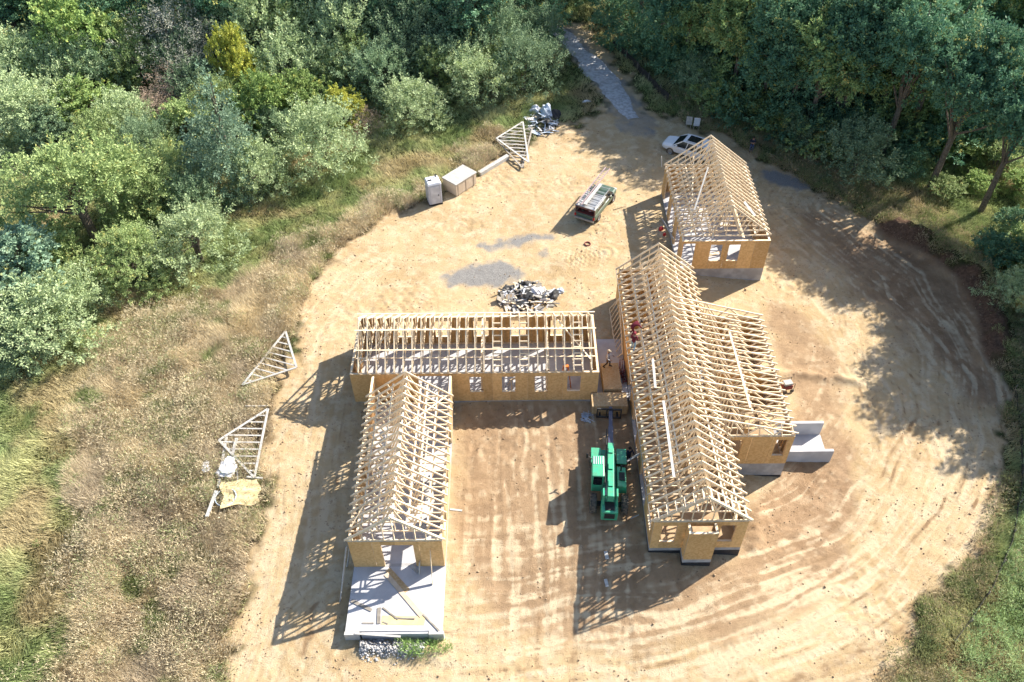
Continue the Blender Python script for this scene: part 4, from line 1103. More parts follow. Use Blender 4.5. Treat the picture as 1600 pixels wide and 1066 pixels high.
def blades(name, x, y, g, ln, wd, cols, lean=.6, per=3):
    """grass blades, `per` of them at each point; cols = (n, 3) colour of each tuft"""
    n = len(x)
    z = ground_z(x, y)
    X = np.repeat(x, per) + g.normal(size=n * per) * .07; Y = np.repeat(y, per) + g.normal(size=n * per) * .07; Z = np.repeat(z, per) - .03
    A = fbm(X, Y, 3.0, 41) * 9.0
    az = A + g.normal(size=n * per) * .9
    l = ln * (.5 + g.random(n * per)) * (.55 + .9 * np.repeat(fbm(x, y, 1.6, 44), per))
    q = lean * (.4 + .9 * g.random(n * per))
    tip = np.stack([X + np.cos(az) * l * np.sin(q), Y + np.sin(az) * l * np.sin(q), Z + l * np.cos(q)], 1)
    a2 = g.random(n * per) * 6.28
    w = wd * (.6 + .8 * g.random(n * per))
    B = np.stack([X, Y, Z], 1); s = np.stack([np.cos(a2) * w, np.sin(a2) * w, 0 * w], 1)
    V = np.stack([B - s, B + s, tip], 1).reshape(-1, 3)
    F = np.arange(n * per * 3).reshape(-1, 3)
    me = np_mesh(name, V, F, 3)
    c = np.repeat(cols, per, 0) * (.75 + .5 * g.random((n * per, 1)))
    attr_color(me, 'tint', np.repeat(c, 3, 0))
    me.materials.append(MAT['blades'])
    o = bpy.data.objects.new(name, me); COL.objects.link(o)
    return o

def lerp3(a, b, t): return np.asarray(a)[None] * (1 - t[:, None]) + np.asarray(b)[None] * t[:, None]

CLEAR = [line((448, 518), (374, 610), (470, 588)), line((425, 638), (340, 697), (388, 760), (408, 758)), line((836, 198), (768, 226), (816, 272), (832, 264)), line((345, 745), (330, 800), (352, 822), (415, 795), (412, 752))]
def cleared(x, y):
    k = np.ones(np.shape(x))
    for p in CLEAR: k = np.where(sdist(x, y, p) > -.15, .22, k)
    return k
def dry_zone(x, y):
    d = sdist(x, y, DIRT) + (fbm(x, y, 2.5, 21) - .5) * 3.2
    return sstep(-1.5, 1.0, sdist(x, y, BROWN) + (fbm(x, y, 2.5, 21) - .5) * 4) * sstep(.2, -1.4, d) * cleared(x, y)
def green_zone(x, y):
    d = sdist(x, y, DIRT) + (fbm(x, y, 2.5, 21) - .5) * 3.2
    b = sstep(-1.5, 1.0, sdist(x, y, BROWN) + (fbm(x, y, 2.5, 21) - .5) * 4)
    far = np.clip(40 / np.hypot(x, y), .35, 1) * np.where(y > 80, .6, 1)
    return (1 - b * .93) * sstep(.1, -1.2, d) * far * cleared(x, y)

x, y, g = cover_points(1250000, dry_zone, 1, (-40, 8, 14, 82))
n1 = fbm(x, y, 2.2, 51); n2 = fbm(x, y, 5.0, 53)
c = lerp3((.66, .56, .37), (.50, .41, .27), sstep(.35, .65, n1)); c = c * (1 - sstep(.55, .7, n2))[:, None] + np.array((.50, .42, .30))[None] * sstep(.55, .7, n2)[:, None]
k = sstep(.62, .72, fbm(x, y, 1.8, 55)); c = c * (1 - k)[:, None] + np.array((.24, .28, .11))[None] * k[:, None]
tag(blades('dry_grass', x, y, g, .62, .020, c, .75, 3), 'dry straw coloured tall grass along the left edge of the dirt', 'grass', kind='stuff')

x, y, g = cover_points(1900000, green_zone, 2)
n1 = fbm(x, y, 2.0, 61); n2 = fbm(x, y, 4.0, 63)
c = lerp3((.29, .36, .15), (.50, .50, .25), sstep(.35, .65, n1)); k = np.where(y < 46, sstep(.47, .66, n2), sstep(.58, .76, n2)); c = c * (1 - k)[:, None] + np.array((.50, .42, .24))[None] * k[:, None]
tag(blades('meadow_grass', x, y, g, .50, .022, c, .85, 3), 'lush green and yellowing meadow grass around the site', 'grass', kind='stuff')

def weeds(name, x, y, g, hgt, cols, label, nq=70):
    """bushy weeds: leaf and seed-head flakes on thin stalks"""
    n = len(x); z = ground_z(x, y)
    H = hgt * (.55 + .9 * g.random(n)); R = H * (.55 + .4 * g.random(n))
    i = np.repeat(np.arange(n), nq); m_ = n * nq
    a = g.random(m_) * 6.28; t = g.random(m_) ** .7; q = np.sqrt(g.random(m_))
    dome = np.sqrt(np.clip(1 - q ** 2, 0, 1)) * .8 + .2
    P = np.stack([x[i] + R[i] * q * np.cos(a), y[i] + R[i] * q * np.sin(a), z[i] + H[i] * t * dome], 1)
    d = np.stack([np.cos(a) * q * .8, np.sin(a) * q * .8, .5 + .6 * g.random(m_)], 1) + g.normal(size=(m_, 3)) * .35; d /= np.linalg.norm(d, axis=1)[:, None]
    s = np.cross(d, g.normal(size=(m_, 3))); s /= np.linalg.norm(s, axis=1)[:, None]
    L = (.10 + .16 * g.random((m_, 1))); W = .022 + .03 * g.random((m_, 1))
    V = np.stack([P - s * W * .5, P + s * W * .5, P + d * L], 1).reshape(-1, 3)
    me = np_mesh(name, V, np.arange(m_ * 3).reshape(-1, 3), 3)
    c = cols[i] * (.7 + .6 * g.random((m_, 1)))
    attr_color(me, 'tint', np.repeat(c, 3, 0)); me.materials.append(MAT['blades'])
    o = bpy.data.objects.new(name, me); COL.objects.link(o)
    tag(o, label, 'weeds', kind='stuff')

x, y, g = cover_points(22000, lambda x, y: dry_zone(x, y) * sstep(.36, .62, fbm(x, y, 3.5, 71)), 3, (-40, 8, 14, 82))
k = g.random(len(x)); c = lerp3((.50, .42, .29), (.65, .56, .37), k); kk = g.random(len(x)) < .2; c[kk] = (.30, .34, .16)
weeds('dry_weeds', x, y, g, .85, c, 'brown and purplish seed-headed weeds in the dry grass left of the dirt', 110)

BRIGHTG = line((1596, 640), (1599, 760), (1584, 850), (1554, 922), (1516, 980), (1480, 1066), (1480, 1140), (1760, 1140), (1760, 640))
FENCE_R = line((1583, 610), (1593, 680), (1594, 760), (1578, 850), (1548, 920), (1512, 975), (1486, 1010))
EDGE_R = line((1100, 192), (1180, 225), (1250, 262), (1330, 305), (1410, 345), (1480, 390), (1540, 435), (1575, 500), (1592, 570), (1600, 640))
EDGE_R2 = line((1596, 780), (1560, 850), (1520, 905), (1480, 950), (1430, 1010), (1395, 1066), (1370, 1120))
def bank(x, y):
    f2, _ = polydist(x, y, FENCE_R)
    d, _ = polydist(x, y, EDGE_R); e, _ = polydist(x, y, EDGE_R2)
    return np.maximum(np.exp(-((d - 1.2) / 2.2) ** 2), np.exp(-((e + .2) / 1.5) ** 2) * .9 * (f2 > .45)) * sstep(.9, -.5, sdist(x, y, DIRT) + (fbm(x, y, 2.5, 21) - .5) * 2)
x, y, g = cover_points(16000, bank, 4, (14, 62, 14, 86))
k = g.random(len(x)); c = lerp3((.14, .18, .075), (.27, .28, .12), k); kk = g.random(len(x)) < .45; c[kk] = (.38, .31, .19)
weeds('bank_weeds', x, y, g, .75, c, 'scrubby green and brown weeds on the bank at the right edge of the dirt', 120)

x, y, g = cover_points(7000, lambda x, y: green_zone(x, y) * sstep(.5, .62, fbm(x, y, 4, 75)), 5, (-45, 40, 14, 90))
k = g.random(len(x)); c = lerp3((.18, .24, .09), (.34, .34, .15), k)
weeds('meadow_weeds', x, y, g, .55, c, 'taller green weeds scattered through the meadow', 60)

x, y, g = cover_points(9000, lambda x, y: dry_zone(x, y) * sstep(.47, .60, fbm(x, y, 5.0, 91)) * .55, 6, (-40, 8, 14, 82))
k = g.random(len(x)); c = lerp3((.46, .39, .27), (.62, .54, .36), k); kk = g.random(len(x)) < .25; c[kk] = (.27, .31, .15)
weeds('tall_brush', x, y, g, 1.35, c, 'tall bushy brown weeds standing in clumps in the dry field', 200)
x, y, g = cover_points(5000, lambda x, y: (sdist(x, y, BRIGHTG) > 0) * 1.0, 7, (20, 45, 14, 45))
k = g.random(len(x)); c = lerp3((.30, .42, .18), (.46, .55, .28), k)
weeds('bright_weeds', x, y, g, .6, c, 'bright green weeds beyond the silt fence at the lower right', 90)

x, y, g = cover_points(160000, lambda x, y: (np.hypot((x + 5.4) / 1.5, (y - 20.55) / .55) < 1) * .5, 8, (-9, -3, 19, 22))
c = lerp3((.22, .36, .10), (.36, .48, .18), g.random(len(x)))
weeds('porch_weeds', x[:26], y[:26], g, .45, c[:26], 'green weeds sprouting at the foot of the porch slab', 60)

# ------------------------------------------------------------------ small setting pieces
MAT['white_paint'] = M('white_car_paint', (.62, .63, .64), rough=.25, spec=.5)
MAT['glass'] = M('dark_glass', (.012, .014, .017), rough=.08, spec=.6)
MAT['rubber'] = M('tyre_rubber', (.045, .042, .038), (.15, .12, .09), scale=6, rough=.9)
MAT['rim'] = M('grey_rim', (.35, .35, .36), rough=.35, metal=.7)
MAT['green_paint'] = M('telehandler_green', (.035, .33, .18), (.06, .26, .145), scale=3, rough=.38, spec=.5)
MAT['blue_steel'] = M('dark_blue_steel', (.03, .035, .075), (.06, .06, .08), scale=3, rough=.45, spec=.5)
MAT['black'] = M('black_plastic', (.015, .015, .016), (.03, .03, .03), scale=5, rough=.6)
MAT['dark_green'] = M('dark_green_car_paint', (.05, .085, .06), (.07, .10, .075), scale=2, rough=.3, spec=.5)
MAT['silver'] = M('dull_aluminium', (.40, .40, .40), (.30, .30, .30), scale=3, rough=.4, metal=.55)
MAT['red'] = M('red_plastic', (.42, .03, .03), rough=.5)
MAT['red_dull'] = M('faded_red', (.22, .05, .04), (.12, .03, .03), scale=4, rough=.8)
MAT['tarp'] = M('tan_sheet', (.52, .42, .24), (.46, .36, .19), scale=1.5, rough=.8)
MAT['plastic'] = M('white_plastic', (.58, .59, .62), (.46, .47, .5), scale=2, rough=.5, rand=.1)
MAT['bluish'] = M('pale_blue_plastic', (.32, .40, .50), (.45, .50, .56), scale=2, rough=.5, rand=.15)
MAT['silt'] = M('black_silt_fabric', (.022, .021, .022), (.045, .04, .036), scale=3, rough=.8)
MAT['toilet'] = M('grey_toilet_wall', (.46, .47, .51), (.40, .41, .45), scale=1.5, rough=.6)
MAT['orange'] = M('orange_fibreglass', (.55, .16, .03), rough=.5)
MAT['ladder_rail'] = M('faded_ladder_rail', (.34, .25, .25), (.27, .2, .2), rough=.6)
MAT['rear_red'] = M('worn_dark_red', (.14, .06, .055), (.09, .05, .045), scale=4, rough=.7)
MAT['tail'] = M('red_lens', (.35, .02, .02), rough=.2)
MAT['crate'] = M('beige_crate_side', (.46, .38, .29), (.40, .32, .24), scale=2, rough=.75)

def silt_fence(name, label, pts, h=.7):
    c = pts[len(pts) // 2]
    t = thing(name, label, 'silt fence', (c[0], c[1], G(*c)))
    P = []
    for (a, b) in zip(pts[:-1], pts[1:]):
        n = max(2, int(math.hypot(b[0] - a[0], b[1] - a[1]) / .8))
        P += [(a[0] + (b[0] - a[0]) * k / n, a[1] + (b[1] - a[1]) * k / n) for k in range(n)]
    P.append(pts[-1])
    o = t.location; rings = []
    r_ = random.Random(3)
    for i, (x, y) in enumerate(P):
        q = P[min(i + 1, len(P) - 1)]; w = P[max(i - 1, 0)]; L = math.hypot(q[0] - w[0], q[1] - w[1]) or 1
        nx, ny = -(q[1] - w[1]) / L * .012, (q[0] - w[0]) / L * .012
        z = G(x, y) - .1 - o.z; hh = h * (.9 + .15 * r_.random()); lean = r_.uniform(-.06, .1); x -= o.x; y -= o.y
        rings.append([(x - nx, y - ny, z), (x + nx, y + ny, z), (x + nx + lean, y + ny + lean, z + hh), (x - nx + lean, y - ny + lean, z + hh)])
    MB().loft(rings).build('fabric', 'silt', t, fix=True)
    sm = MB().box(-.025, -.025, -.3, .025, .025, h + .15).mesh('stake', 'grey_board')
    for i in range(0, len(P), 3):
        x, y = P[i]; place('stake', sm, t, (x - o.x + .03, y - o.y - .04, G(x, y) - o.z), (r_.uniform(-.06, .06), r_.uniform(-.06, .06), r_.random()))
silt_fence('silt_fence', 'black silt fence running along the grass right of the upper lane', line((957, 72), (985, 98), (1012, 128), (1043, 160)), .95)
silt_fence('silt_fence', 'black silt fence between bank weeds and green grass at the lower right', line((1583, 610), (1593, 680), (1594, 760), (1578, 850), (1548, 920), (1512, 975), (1486, 1010)), .55)

# ------------------------------------------------------------------ planks, sheets and scraps
def plank(label, a, b, w=.14, th=.04, mat='lumber', z=(0, 0), name='plank', cat='plank', group=None, on=None, plane=None):
    """loose board from a to b; a, b are places in the photograph on the ground (or on a floor at height `on`)"""
    def pt(q, dz):
        if on is None: x, y = at(*q); return Vector((x, y, G(x, y) + dz))
        d = ray(*q); t = (on - CAM_H) / d.z; return Vector((d.x * t, d.y * t, on + dz))
    p, q = pt(a, z[0]), pt(b, z[1])
    c = (p + q) / 2; c0 = Vector((c.x, c.y, min(p.z, q.z)))
    o = MB().beam(p - c0 + Vector((0, 0, th / 2)), q - c0 + Vector((0, 0, th / 2)), w, th).build(name, mat)
    o.location = c0
    return tag(o, label, cat, group)

GS = 'boards left lying on the concrete porch slab'
F = FLOOR - .012
for lb, a, b, w, th, mt in (
    ('longest plank lying diagonally across the concrete porch slab', (603, 897), (659, 963), .28, .045, 'crate'),
    ('wide brown plank beside the longest plank, starting at the doorway', (606, 890), (637, 924), .34, .03, 'osb_pale'),
    ('thin plank at the near right corner of the porch slab', (661, 960), (686, 986), .10, .05, 'grey_board'),
    ('grey plank at the left edge of the porch slab', (549, 939), (581, 954), .2, .05, 'grey_board'),
    ('short grey board lying lengthwise near the middle of the slab', (592.5, 950), (591.5, 975), .2, .05, 'grey_board'),
    ('brown stick meeting the pale yellow sheet on the slab', (598, 950), (622, 968), .09, .05, 'grey_board'),
    ('pale yellow strip of sheet on the slab, with sticks on it', (596, 969), (664, 970), .55, .015, 'tarp'),
    ('short brown stick left of the pale yellow sheet', (566, 974), (584, 974), .08, .04, 'grey_board'),
    ('long thin board along the near edge of the porch slab', (554, 990), (626, 995), .12, .04, 'white_board'),
    ('thin stick lying across the pale yellow sheet', (617, 966), (648, 967.5), .07, .06, 'grey_board'),
    ('small offcut by the doorway sill of the porch', (641, 882), (653, 895), .2, .06, 'white_board'),
    ('short stick beside the grey board in the middle of the slab', (598, 972), (606, 975), .07, .04, 'grey_board')):
    plank(lb, a, b, w, th, mt, on=F, group=GS)
for i, (p, q, w, lb, mt) in enumerate((((-9.83, 25.17, 2.75), (-10.45, 23.4, -.5), .14, 'white board leaning against the left corner above the porch slab', 'white_board'),
        ((-5.02, 25.13, 2.35), (-4.98, 24.1, FLOOR + .02), .16, 'board leaning on the porch wall, right of the doorway', 'lumber'),
        ((-5.75, 25.14, 1.0), (-5.8, 24.75, FLOOR + .02), .24, 'short pale board leaning beside the porch doorway', 'white_board'),
        ((-9.80, 26.4, 1.9), (-10.3, 25.6, -.35), .12, 'short white board leaning on the wall behind the leaning corner board', 'white_board'),
        ((13.35, 54.6, 1.2), (13.05, 58.9, .05), .20, 'long grey-white plank lying along the open side of the separate wing', 'white_board'))):
    c = Vector((q[0], q[1], q[2]))
    o = MB().beam(Vector(p) - c, (0, 0, 0), .04, w).build('plank', mt); o.location = c; tag(o, lb, 'plank')
plank('grey-white post lying in the weeds beside the lower triangular frame', (357, 690), (343, 768), .16, .08, 'white_board', (.45, .4))
plank('white post crossing under the lower triangular frame', (373, 693), (357, 750), .2, .08, 'white_board', (.5, .4))
plank('thin white stick upright in the weeds by the tan sheet', (372, 730), (374, 760), .08, .06, 'white_board', (.4, .35))
plank('twin white rails lying in the dry weeds below the white hoop', (343, 778), (328, 817), .22, .05, 'white_board', (.85, .75))
plank('thin grey stick between the two triangular frames', (386, 642), (420, 637), .08, .05, 'white_board', (.5, .15))
plank('short pale board on the dirt right of the porch wing', (703, 796), (722, 798), .12, .04, 'white_board')
plank('pale offcut in the shade in front of the long wing, upper one', (946, 862), (949, 874), .22, .04, 'white_board')
plank('pale offcut in the shade in front of the long wing, lower one', (946, 905), (949, 917), .2, .04, 'white_board')
plank('thin white stick on shaded dirt behind the telehandler', (985, 811), (998, 805), .07, .05, 'white_board')
plank('thick pale beam lying at the weed edge below the stacked frames', (749, 274), (794, 247), .42, .36, 'white_board', name='timber_beam', cat='timber beam')
plank('short timber crossing the foot of the lower triangular frame', (388, 752), (412, 752), .12, .08, 'white_board', (.42, .3))

def frame_on_ground(label, base, apex, rungs=8, lift=(.62, .45), mat='white_board'):
    """triangular truss frame lying flat: base chord, two edges, rungs across"""
    A, B = at(*base[0]), at(*base[1]); C_ = at(*apex)
    zz = lambda p, k: G(*p) + lift[k]
    A = Vector((*A, zz(A, 1))); B = Vector((*B, zz(B, 1))); C_ = Vector((*C_, zz(C_, 0)))
    o = (A + B + C_) / 3; o.z = min(A.z, B.z, C_.z) - .05
    t = thing('truss_frame', label, 'roof truss', o, group='triangular truss frames lying in the grass')
    A, B, C_ = A - o, B - o, C_ - o
    nrm = (B - A).cross(C_ - A).normalized()
    if nrm.z < 0: nrm = -nrm
    for nm, p, q in (('bottom_chord', A, B), ('top_chord', A, C_), ('top_chord', C_, B)): MB().beam(p, q, .15, .05, nrm).build(nm, mat, t)
    d = (B - A); L = d.length; d.normalize(); s0 = (C_ - A).dot(d); hv = C_ - (A + d * s0)
    for k in range(1, rungs + 1):
        s = L * k / (rungs + 1); f = s / s0 if s < s0 else (L - s) / (L - s0)
        if f <= .03: continue
        p = A + d * s - nrm * .045; MB().beam(p, p + hv * f, .10, .037, nrm).build('web', mat, t)
frame_on_ground('upper triangular truss frame lying on the dry grass left of the cross wing', ((448, 524), (381, 608)), (466, 583), 9)
frame_on_ground('lower triangular truss frame lying in the weeds with white posts under it', ((421, 645), (400, 753)), (346, 697), 9)
frame_on_ground('greyish triangular frame beside the junk heap, lower of two', ((832, 203), (816, 266)), (775, 225), 12, (.55, .25), 'grey_board')
frame_on_ground('greyish triangular frame beside the junk heap, laid on the other', ((817, 196), (826, 260)), (776, 227), 11, (.75, .45), 'white_board')

def leaning_truss():
    t = thing('half_truss', 'narrow half truss leaning upright against the west side of the long wing', 'roof truss', (7.6, 44, 0))
    o = t.location
    a, b, c, d = (Vector(p) - o for p in ((7.45, 47.3, .25), (7.55, 42.3, .05), (8.0 - .06, 46.2, 2.4), (7.95, 42.2, .55)))
    nr = (b - a).cross(c - a).normalized()
    for nm, p, q in (('bottom_chord', a, b), ('top_chord', c, d), ('web', a, c), ('web', b, d)): MB().beam(p, q, .10, .05, nr).build(nm, 'lumber', t)
    for k in range(1, 10):
        u = k / 10; p = a.lerp(b, u); q = c.lerp(d, max(0, u - .1)); MB().beam(p, q, .07, .035, nr).build('web', 'lumber', t)
leaning_truss()

def heap(name, label, c, r, n, mats, seed, longest=1.6, tall=.9, kindname='scraps'):
    g = random.Random(seed); mb = MB()
    z0 = G(*c)
    for i in range(n):
        a = g.random() * 6.28; q = math.sqrt(g.random()); x, y = r[0] * q * math.cos(a), r[1] * q * math.sin(a)
        z = tall * (1 - q) * g.random() + .05
        L = g.uniform(.25, longest); mb.cur = g.randrange(len(mats))
        d = Vector((g.gauss(0, 1), g.gauss(0, 1), g.gauss(0, .25))).normalized()
        p = Vector((x, y, z)); w = g.choice((.09, .14, .14, .25, .5)) if L < 1 else .12
        mb.beam(p - d * L / 2, p + d * L / 2, w, g.choice((.02, .04, .04)))
    o = mb.build(name, mats); o.location = (c[0], c[1], z0)
    return tag(o, label, kindname, kind='stuff')
H1, H2 = at(825, 466), at(846, 193)
heap('scrap_lumber', 'heap of white and grey lumber scraps behind the cross wing', H1, (2.3, 1.7), 190, ['white_board', 'plastic', 'lumber', 'grey_board', 'black'], 3, 1.5, .7, 'scrap heap')
heap('junk_heap', 'bluish grey heap of plastic and scraps at the grass edge below the lane', H2, (1.7, 2.3), 150, ['plastic', 'bluish', 'grey_board', 'bluish', 'black'], 5, 1.3, .9, 'junk heap')

def crumpled(name, label, cat, pos, size, mat, seed, n=3, z=0.0, group=None):
    """bag or crumpled sheet: a noisy flattened ball"""
    bm = bmesh.new(); bmesh.ops.create_icosphere(bm, subdivisions=n, radius=1)
    g = random.Random(seed); ph = [g.uniform(0, 6) for _ in range(6)]
    for v in bm.verts:
        c = v.co
        k = 1 + .22 * math.sin(3.1 * c.x + ph[0]) * math.sin(2.7 * c.y + ph[1]) + .13 * math.sin(7 * c.z + ph[2] + 5 * c.x) + .1 * math.sin(9 * c.y + ph[3])
        v.co = Vector((c.x * k * size[0], c.y * k * size[1], max(c.z * k, -.35) * size[2] + .33 * size[2]))
    me = bpy.data.meshes.new(name); bm.to_mesh(me); bm.free(); me.materials.append(MAT[mat])
    o = bpy.data.objects.new(name, me); COL.objects.link(o)
    o.location = (pos[0], pos[1], G(*pos) + z); o.rotation_euler = (0, 0, g.random() * 6)
    return tag(o, label, cat, group)
crumpled('rubbish_bag', 'black bag at the right end of the lumber scrap heap', 'bag', at(866, 463), (.6, .35, .3), 'black', 2)
crumpled('rubbish_bag', 'dark bag at the top of the lumber scrap heap', 'bag', at(822, 447), (.4, .35, .35), 'black', 3)
crumpled('rubbish_bag', 'pale blue bag beside the black one on the scrap heap', 'bag', at(875, 456), (.3, .25, .2), 'bluish', 8)
crumpled('plastic_wrap', 'pale bundle of plastic wrap in the middle of the scrap heap', 'plastic sheet', at(838, 462), (.5, .35, .25), 'plastic', 9, z=.35)
crumpled('rubbish_bag', 'black bag at the right of the bluish junk heap', 'bag', at(866, 184), (.7, .6, .5), 'black', 4)
crumpled('plastic_wrap', 'light blue plastic on top of the junk heap', 'plastic sheet', at(853, 184), (.6, .9, .8), 'bluish', 5, z=.2)
crumpled('plastic_wrap', 'white plastic bundle at the left of the junk heap', 'plastic sheet', at(836, 176), (.6, .5, .5), 'plastic', 6)
crumpled('plastic_wrap', 'small white scrap of plastic on the grass left of the lane', 'plastic sheet', at(916, 160), (.5, .2, .12), 'plastic', 7)
crumpled('plastic_wrap', 'white crumpled plastic caught in the lower triangular frame', 'plastic sheet', at(358, 737), (.75, .6, .25), 'plastic', 11, z=.45)
crumpled('plastic_wrap', 'small white plastic lying alone in weeds, farthest left', 'plastic sheet', at(325, 736), (.45, .25, .12), 'plastic', 12, z=.45)
tn0 = MB(); g0 = random.Random(19)
for k in range(9):
    pts = [Vector((g0.uniform(-.5, .5), g0.uniform(-.6, .5), g0.uniform(.02, .18))) for _ in range(5)]
    tn0.tube(pts, .022, 5)
tn0 = tn0.build('strap_tangle', 'bluish'); _q = at(917, 652); tn0.location = (_q[0], _q[1], G(*_q)); tag(tn0, 'tangle of pale blue straps on the dirt beside the lumber stack', 'straps')

def tan_sheet():
    bm = bmesh.new(); bmesh.ops.create_grid(bm, x_segments=22, y_segments=18, size=1)
    g = random.Random(4)
    for v in bm.verts:
        x, y = v.co.x, v.co.y
        r = 1 + .10 * math.sin(5 * math.atan2(y, x) + 1)
        v.co = Vector((x * 1.15 * r, y * .95 * r, .07 * math.sin(3 * x + 1) * math.cos(4 * y) + .04 * math.sin(9 * y + 3 * x)))
    bmesh.ops.solidify(bm, geom=bm.faces[:], thickness=.012)
    me = bpy.data.meshes.new('tan_sheet'); bm.to_mesh(me); bm.free(); me.materials.append(MAT['tarp'])
    o = bpy.data.objects.new('tan_sheet', me); COL.objects.link(o); p = at(379, 776)
    o.location = (p[0], p[1], G(*p) + .5); o.rotation_euler = (.05, .12, .25)
    tag(o, 'creased tan sheet spread on the dry weeds beside the hoop', 'sheet')
tan_sheet()
def hoop(label, pos, r, t, mat, name='hoop', z=.1):
    mb = MB(); n = 36
    mb.loft([[((r + t * math.cos(b)) * math.cos(a), (r + t * math.cos(b)) * math.sin(a), t * math.sin(b)) for b in [2 * math.pi * k / 8 for k in range(8)]] for a in [2 * math.pi * i / n for i in range(n + 1)]], caps=False)
    o = mb.build(name, mat, smooth=True, fix=True); o.location = (pos[0], pos[1], G(*pos) + z); tag(o, label, 'hoop')
hoop('pale hoop of pipe overlapping the tan sheet in the weeds', at(356, 785), .65, .035, 'bluish', 'pipe_coil', .62)
hoop('small red ring lying on the dirt below the dark green truck', at(918, 382), .24, .05, 'red_dull', 'red_ring', .05)

def rubble():
    """broken grey stone heaped at the near end of the porch slab"""
    g = np.random.default_rng(21); n = 900
    x = -8.9 + 3.6 * g.random(n); y = 20.55 + .30 * g.normal(size=n); z = G0(x, y) + relief(x, y) + .22 * np.exp(-((y - 20.6) / .35) ** 2) * g.random(n)
    r = .04 + .09 * g.random(n) ** 2
    base = np.array([(1, 0, 0), (0, 1, 0), (-1, 0, 0), (0, -1, 0), (0, 0, .8), (0, 0, -.8)], float)
    V = base[None] * r[:, None, None] * (.6 + .8 * g.random((n, 6, 1))) + np.stack([x, y, z], 1)[:, None]
    F = np.array([(0, 1, 4), (1, 2, 4), (2, 3, 4), (3, 0, 4), (1, 0, 5), (2, 1, 5), (3, 2, 5), (0, 3, 5)])
    F = (F[None] + (np.arange(n) * 6)[:, None, None]).reshape(-1, 3)
    me = np_mesh('rubble', V.reshape(-1, 3), F, 3); me.materials.append(M('broken_stone', (.42, .41, .40), (.28, .27, .265), scale=3, rough=.9))
    o = bpy.data.objects.new('rubble', me); COL.objects.link(o); tag(o, 'pale grey broken stone heaped at the near end of the porch slab', 'rubble', kind='stuff')
rubble()

# ------------------------------------------------------------------ lumber packs
def pack(label, c, z, sx, sy, n, rz, th, mat='osb_pale', name='sheet_stack', sheet='sheet'):
    t = thing(name, label, 'lumber stack', (c[0], c[1], z), rz)
    sm = MB().box(-sx / 2, -sy / 2, 0, sx / 2, sy / 2, th - .004).mesh(sheet, mat)
    g = random.Random(n)
    for k in range(n): place(sheet, sm, t, (g.uniform(-.012, .012), g.uniform(-.012, .012), .1 + k * th), (0, 0, g.uniform(-.004, .004)))
    bb = MB().box(-.05, -sy / 2 + .05, 0, .05, sy / 2 - .05, .098).mesh('bearer', 'grey_board')
    for x in (-sx * .38, 0, sx * .38): place('bearer', bb, t, (x, 0, 0))
    return t
_g = G(6.55, 37.45)
pack('long pale sheet stack held on the telehandler forks, sunlit top', (6.55, 37.5), .02, 2.46, 1.24, 24, 0, .036, 'osb_pale')
ps = MB().box(-1.12, -2.9, -.9, 1.12, 2.9, 0).build('concrete_landing', 'slab'); ps.location = (6.93, 41.2, FLOOR - .02)
tag(ps, 'concrete landing between cross wing and long wing under the strand board stack', 'concrete slab')
pack('strand board stack on the concrete landing, a man standing on it', (6.85, 39.6), FLOOR - .018, 1.26, 2.46, 22, .02, .036, 'osb_pale')
tn = MB()
g_ = random.Random(9)
for k in range(5):
    pts = [Vector((g_.uniform(-.4, .4), g_.uniform(-1.2, 1.2), g_.uniform(.02, .3))) for _ in range(7)]
    tn.tube(pts, .025, 5)
tn = tn.build('hose_tangle', 'red_dull'); tn.location = (7.72, 40.7, FLOOR + .1)
tag(tn, 'tangled dull red hoses on the landing beside the strand board stack', 'hose')

# ------------------------------------------------------------------ concrete stairwell, toilet, crate, small machines
def stairwell():
    t = thing('concrete_stairwell', 'open concrete cellar stairwell on the east side of the wide bay', 'stairwell', (19.6, 34.9, -1.5))
    o = t.location
    X0, X1 = EX1 + .02, 21.2
    for nm, (a, b, c, d, e, f) in (('far_wall', (X0, 35.75, -2.2, X1 - .05, 35.95, .32)), ('near_wall', (X0, 33.85, -2.2, X1 + .3, 34.05, -.32)), ('landing', (X0, 34.055, -2.2, X1, 35.745, -.95)), ('step', (X0, 34.056, -.949, X0 + .8, 35.744, -.55))):
        MB().box(a - o.x, b - o.y, c - o.z, d - o.x, e - o.y, f - o.z).build(nm, 'slab', t)
stairwell()
def toilet():
    p = at(679, 315); t = thing('portable_toilet', 'grey-white portable toilet cabin with a flat roof at the weed edge', 'toilet', (p[0], p[1], G(*p)), .32)
    bevel(MB().box(-.58, -.58, .12, .58, .58, 2.15).build('cabin', 'toilet', t), .03)
    MB().box(-.62, -.62, 0, .62, .62, .118).build('base', 'black', t)
    bevel(MB().loft([[(-.64, -.64, 2.152), (.64, -.64, 2.152), (.64, .64, 2.152), (-.64, .64, 2.152)], [(-.55, -.55, 2.34), (.55, -.55, 2.34), (.55, .55, 2.34), (-.55, .55, 2.34)]]).build('roof', 'plastic', t), .03)
    d = MB().box(-.40, -.615, .2, .40, -.583, 2.0).build('door', 'plastic', t); MB().box(.24, -.65, 1.0, .32, -.617, 1.12).build('handle', 'black', d)
    for k in range(4): MB().box(-.62, -.5 + k * .29, .2, -.583, -.4 + k * .29, 2.05).build('wall_rib', 'toilet', t); MB().box(.583, -.5 + k * .29, .2, .62, -.4 + k * .29, 2.05).build('wall_rib', 'toilet', t)
    MB().tube([(.35, .35, 2.3), (.35, .35, 2.6)], .06, 10).build('vent_pipe', 'black', t)
    MB().box(-.45, -.1, 2.342, -.1, .05, 2.40).build('roof_vent', 'black', t)
toilet()
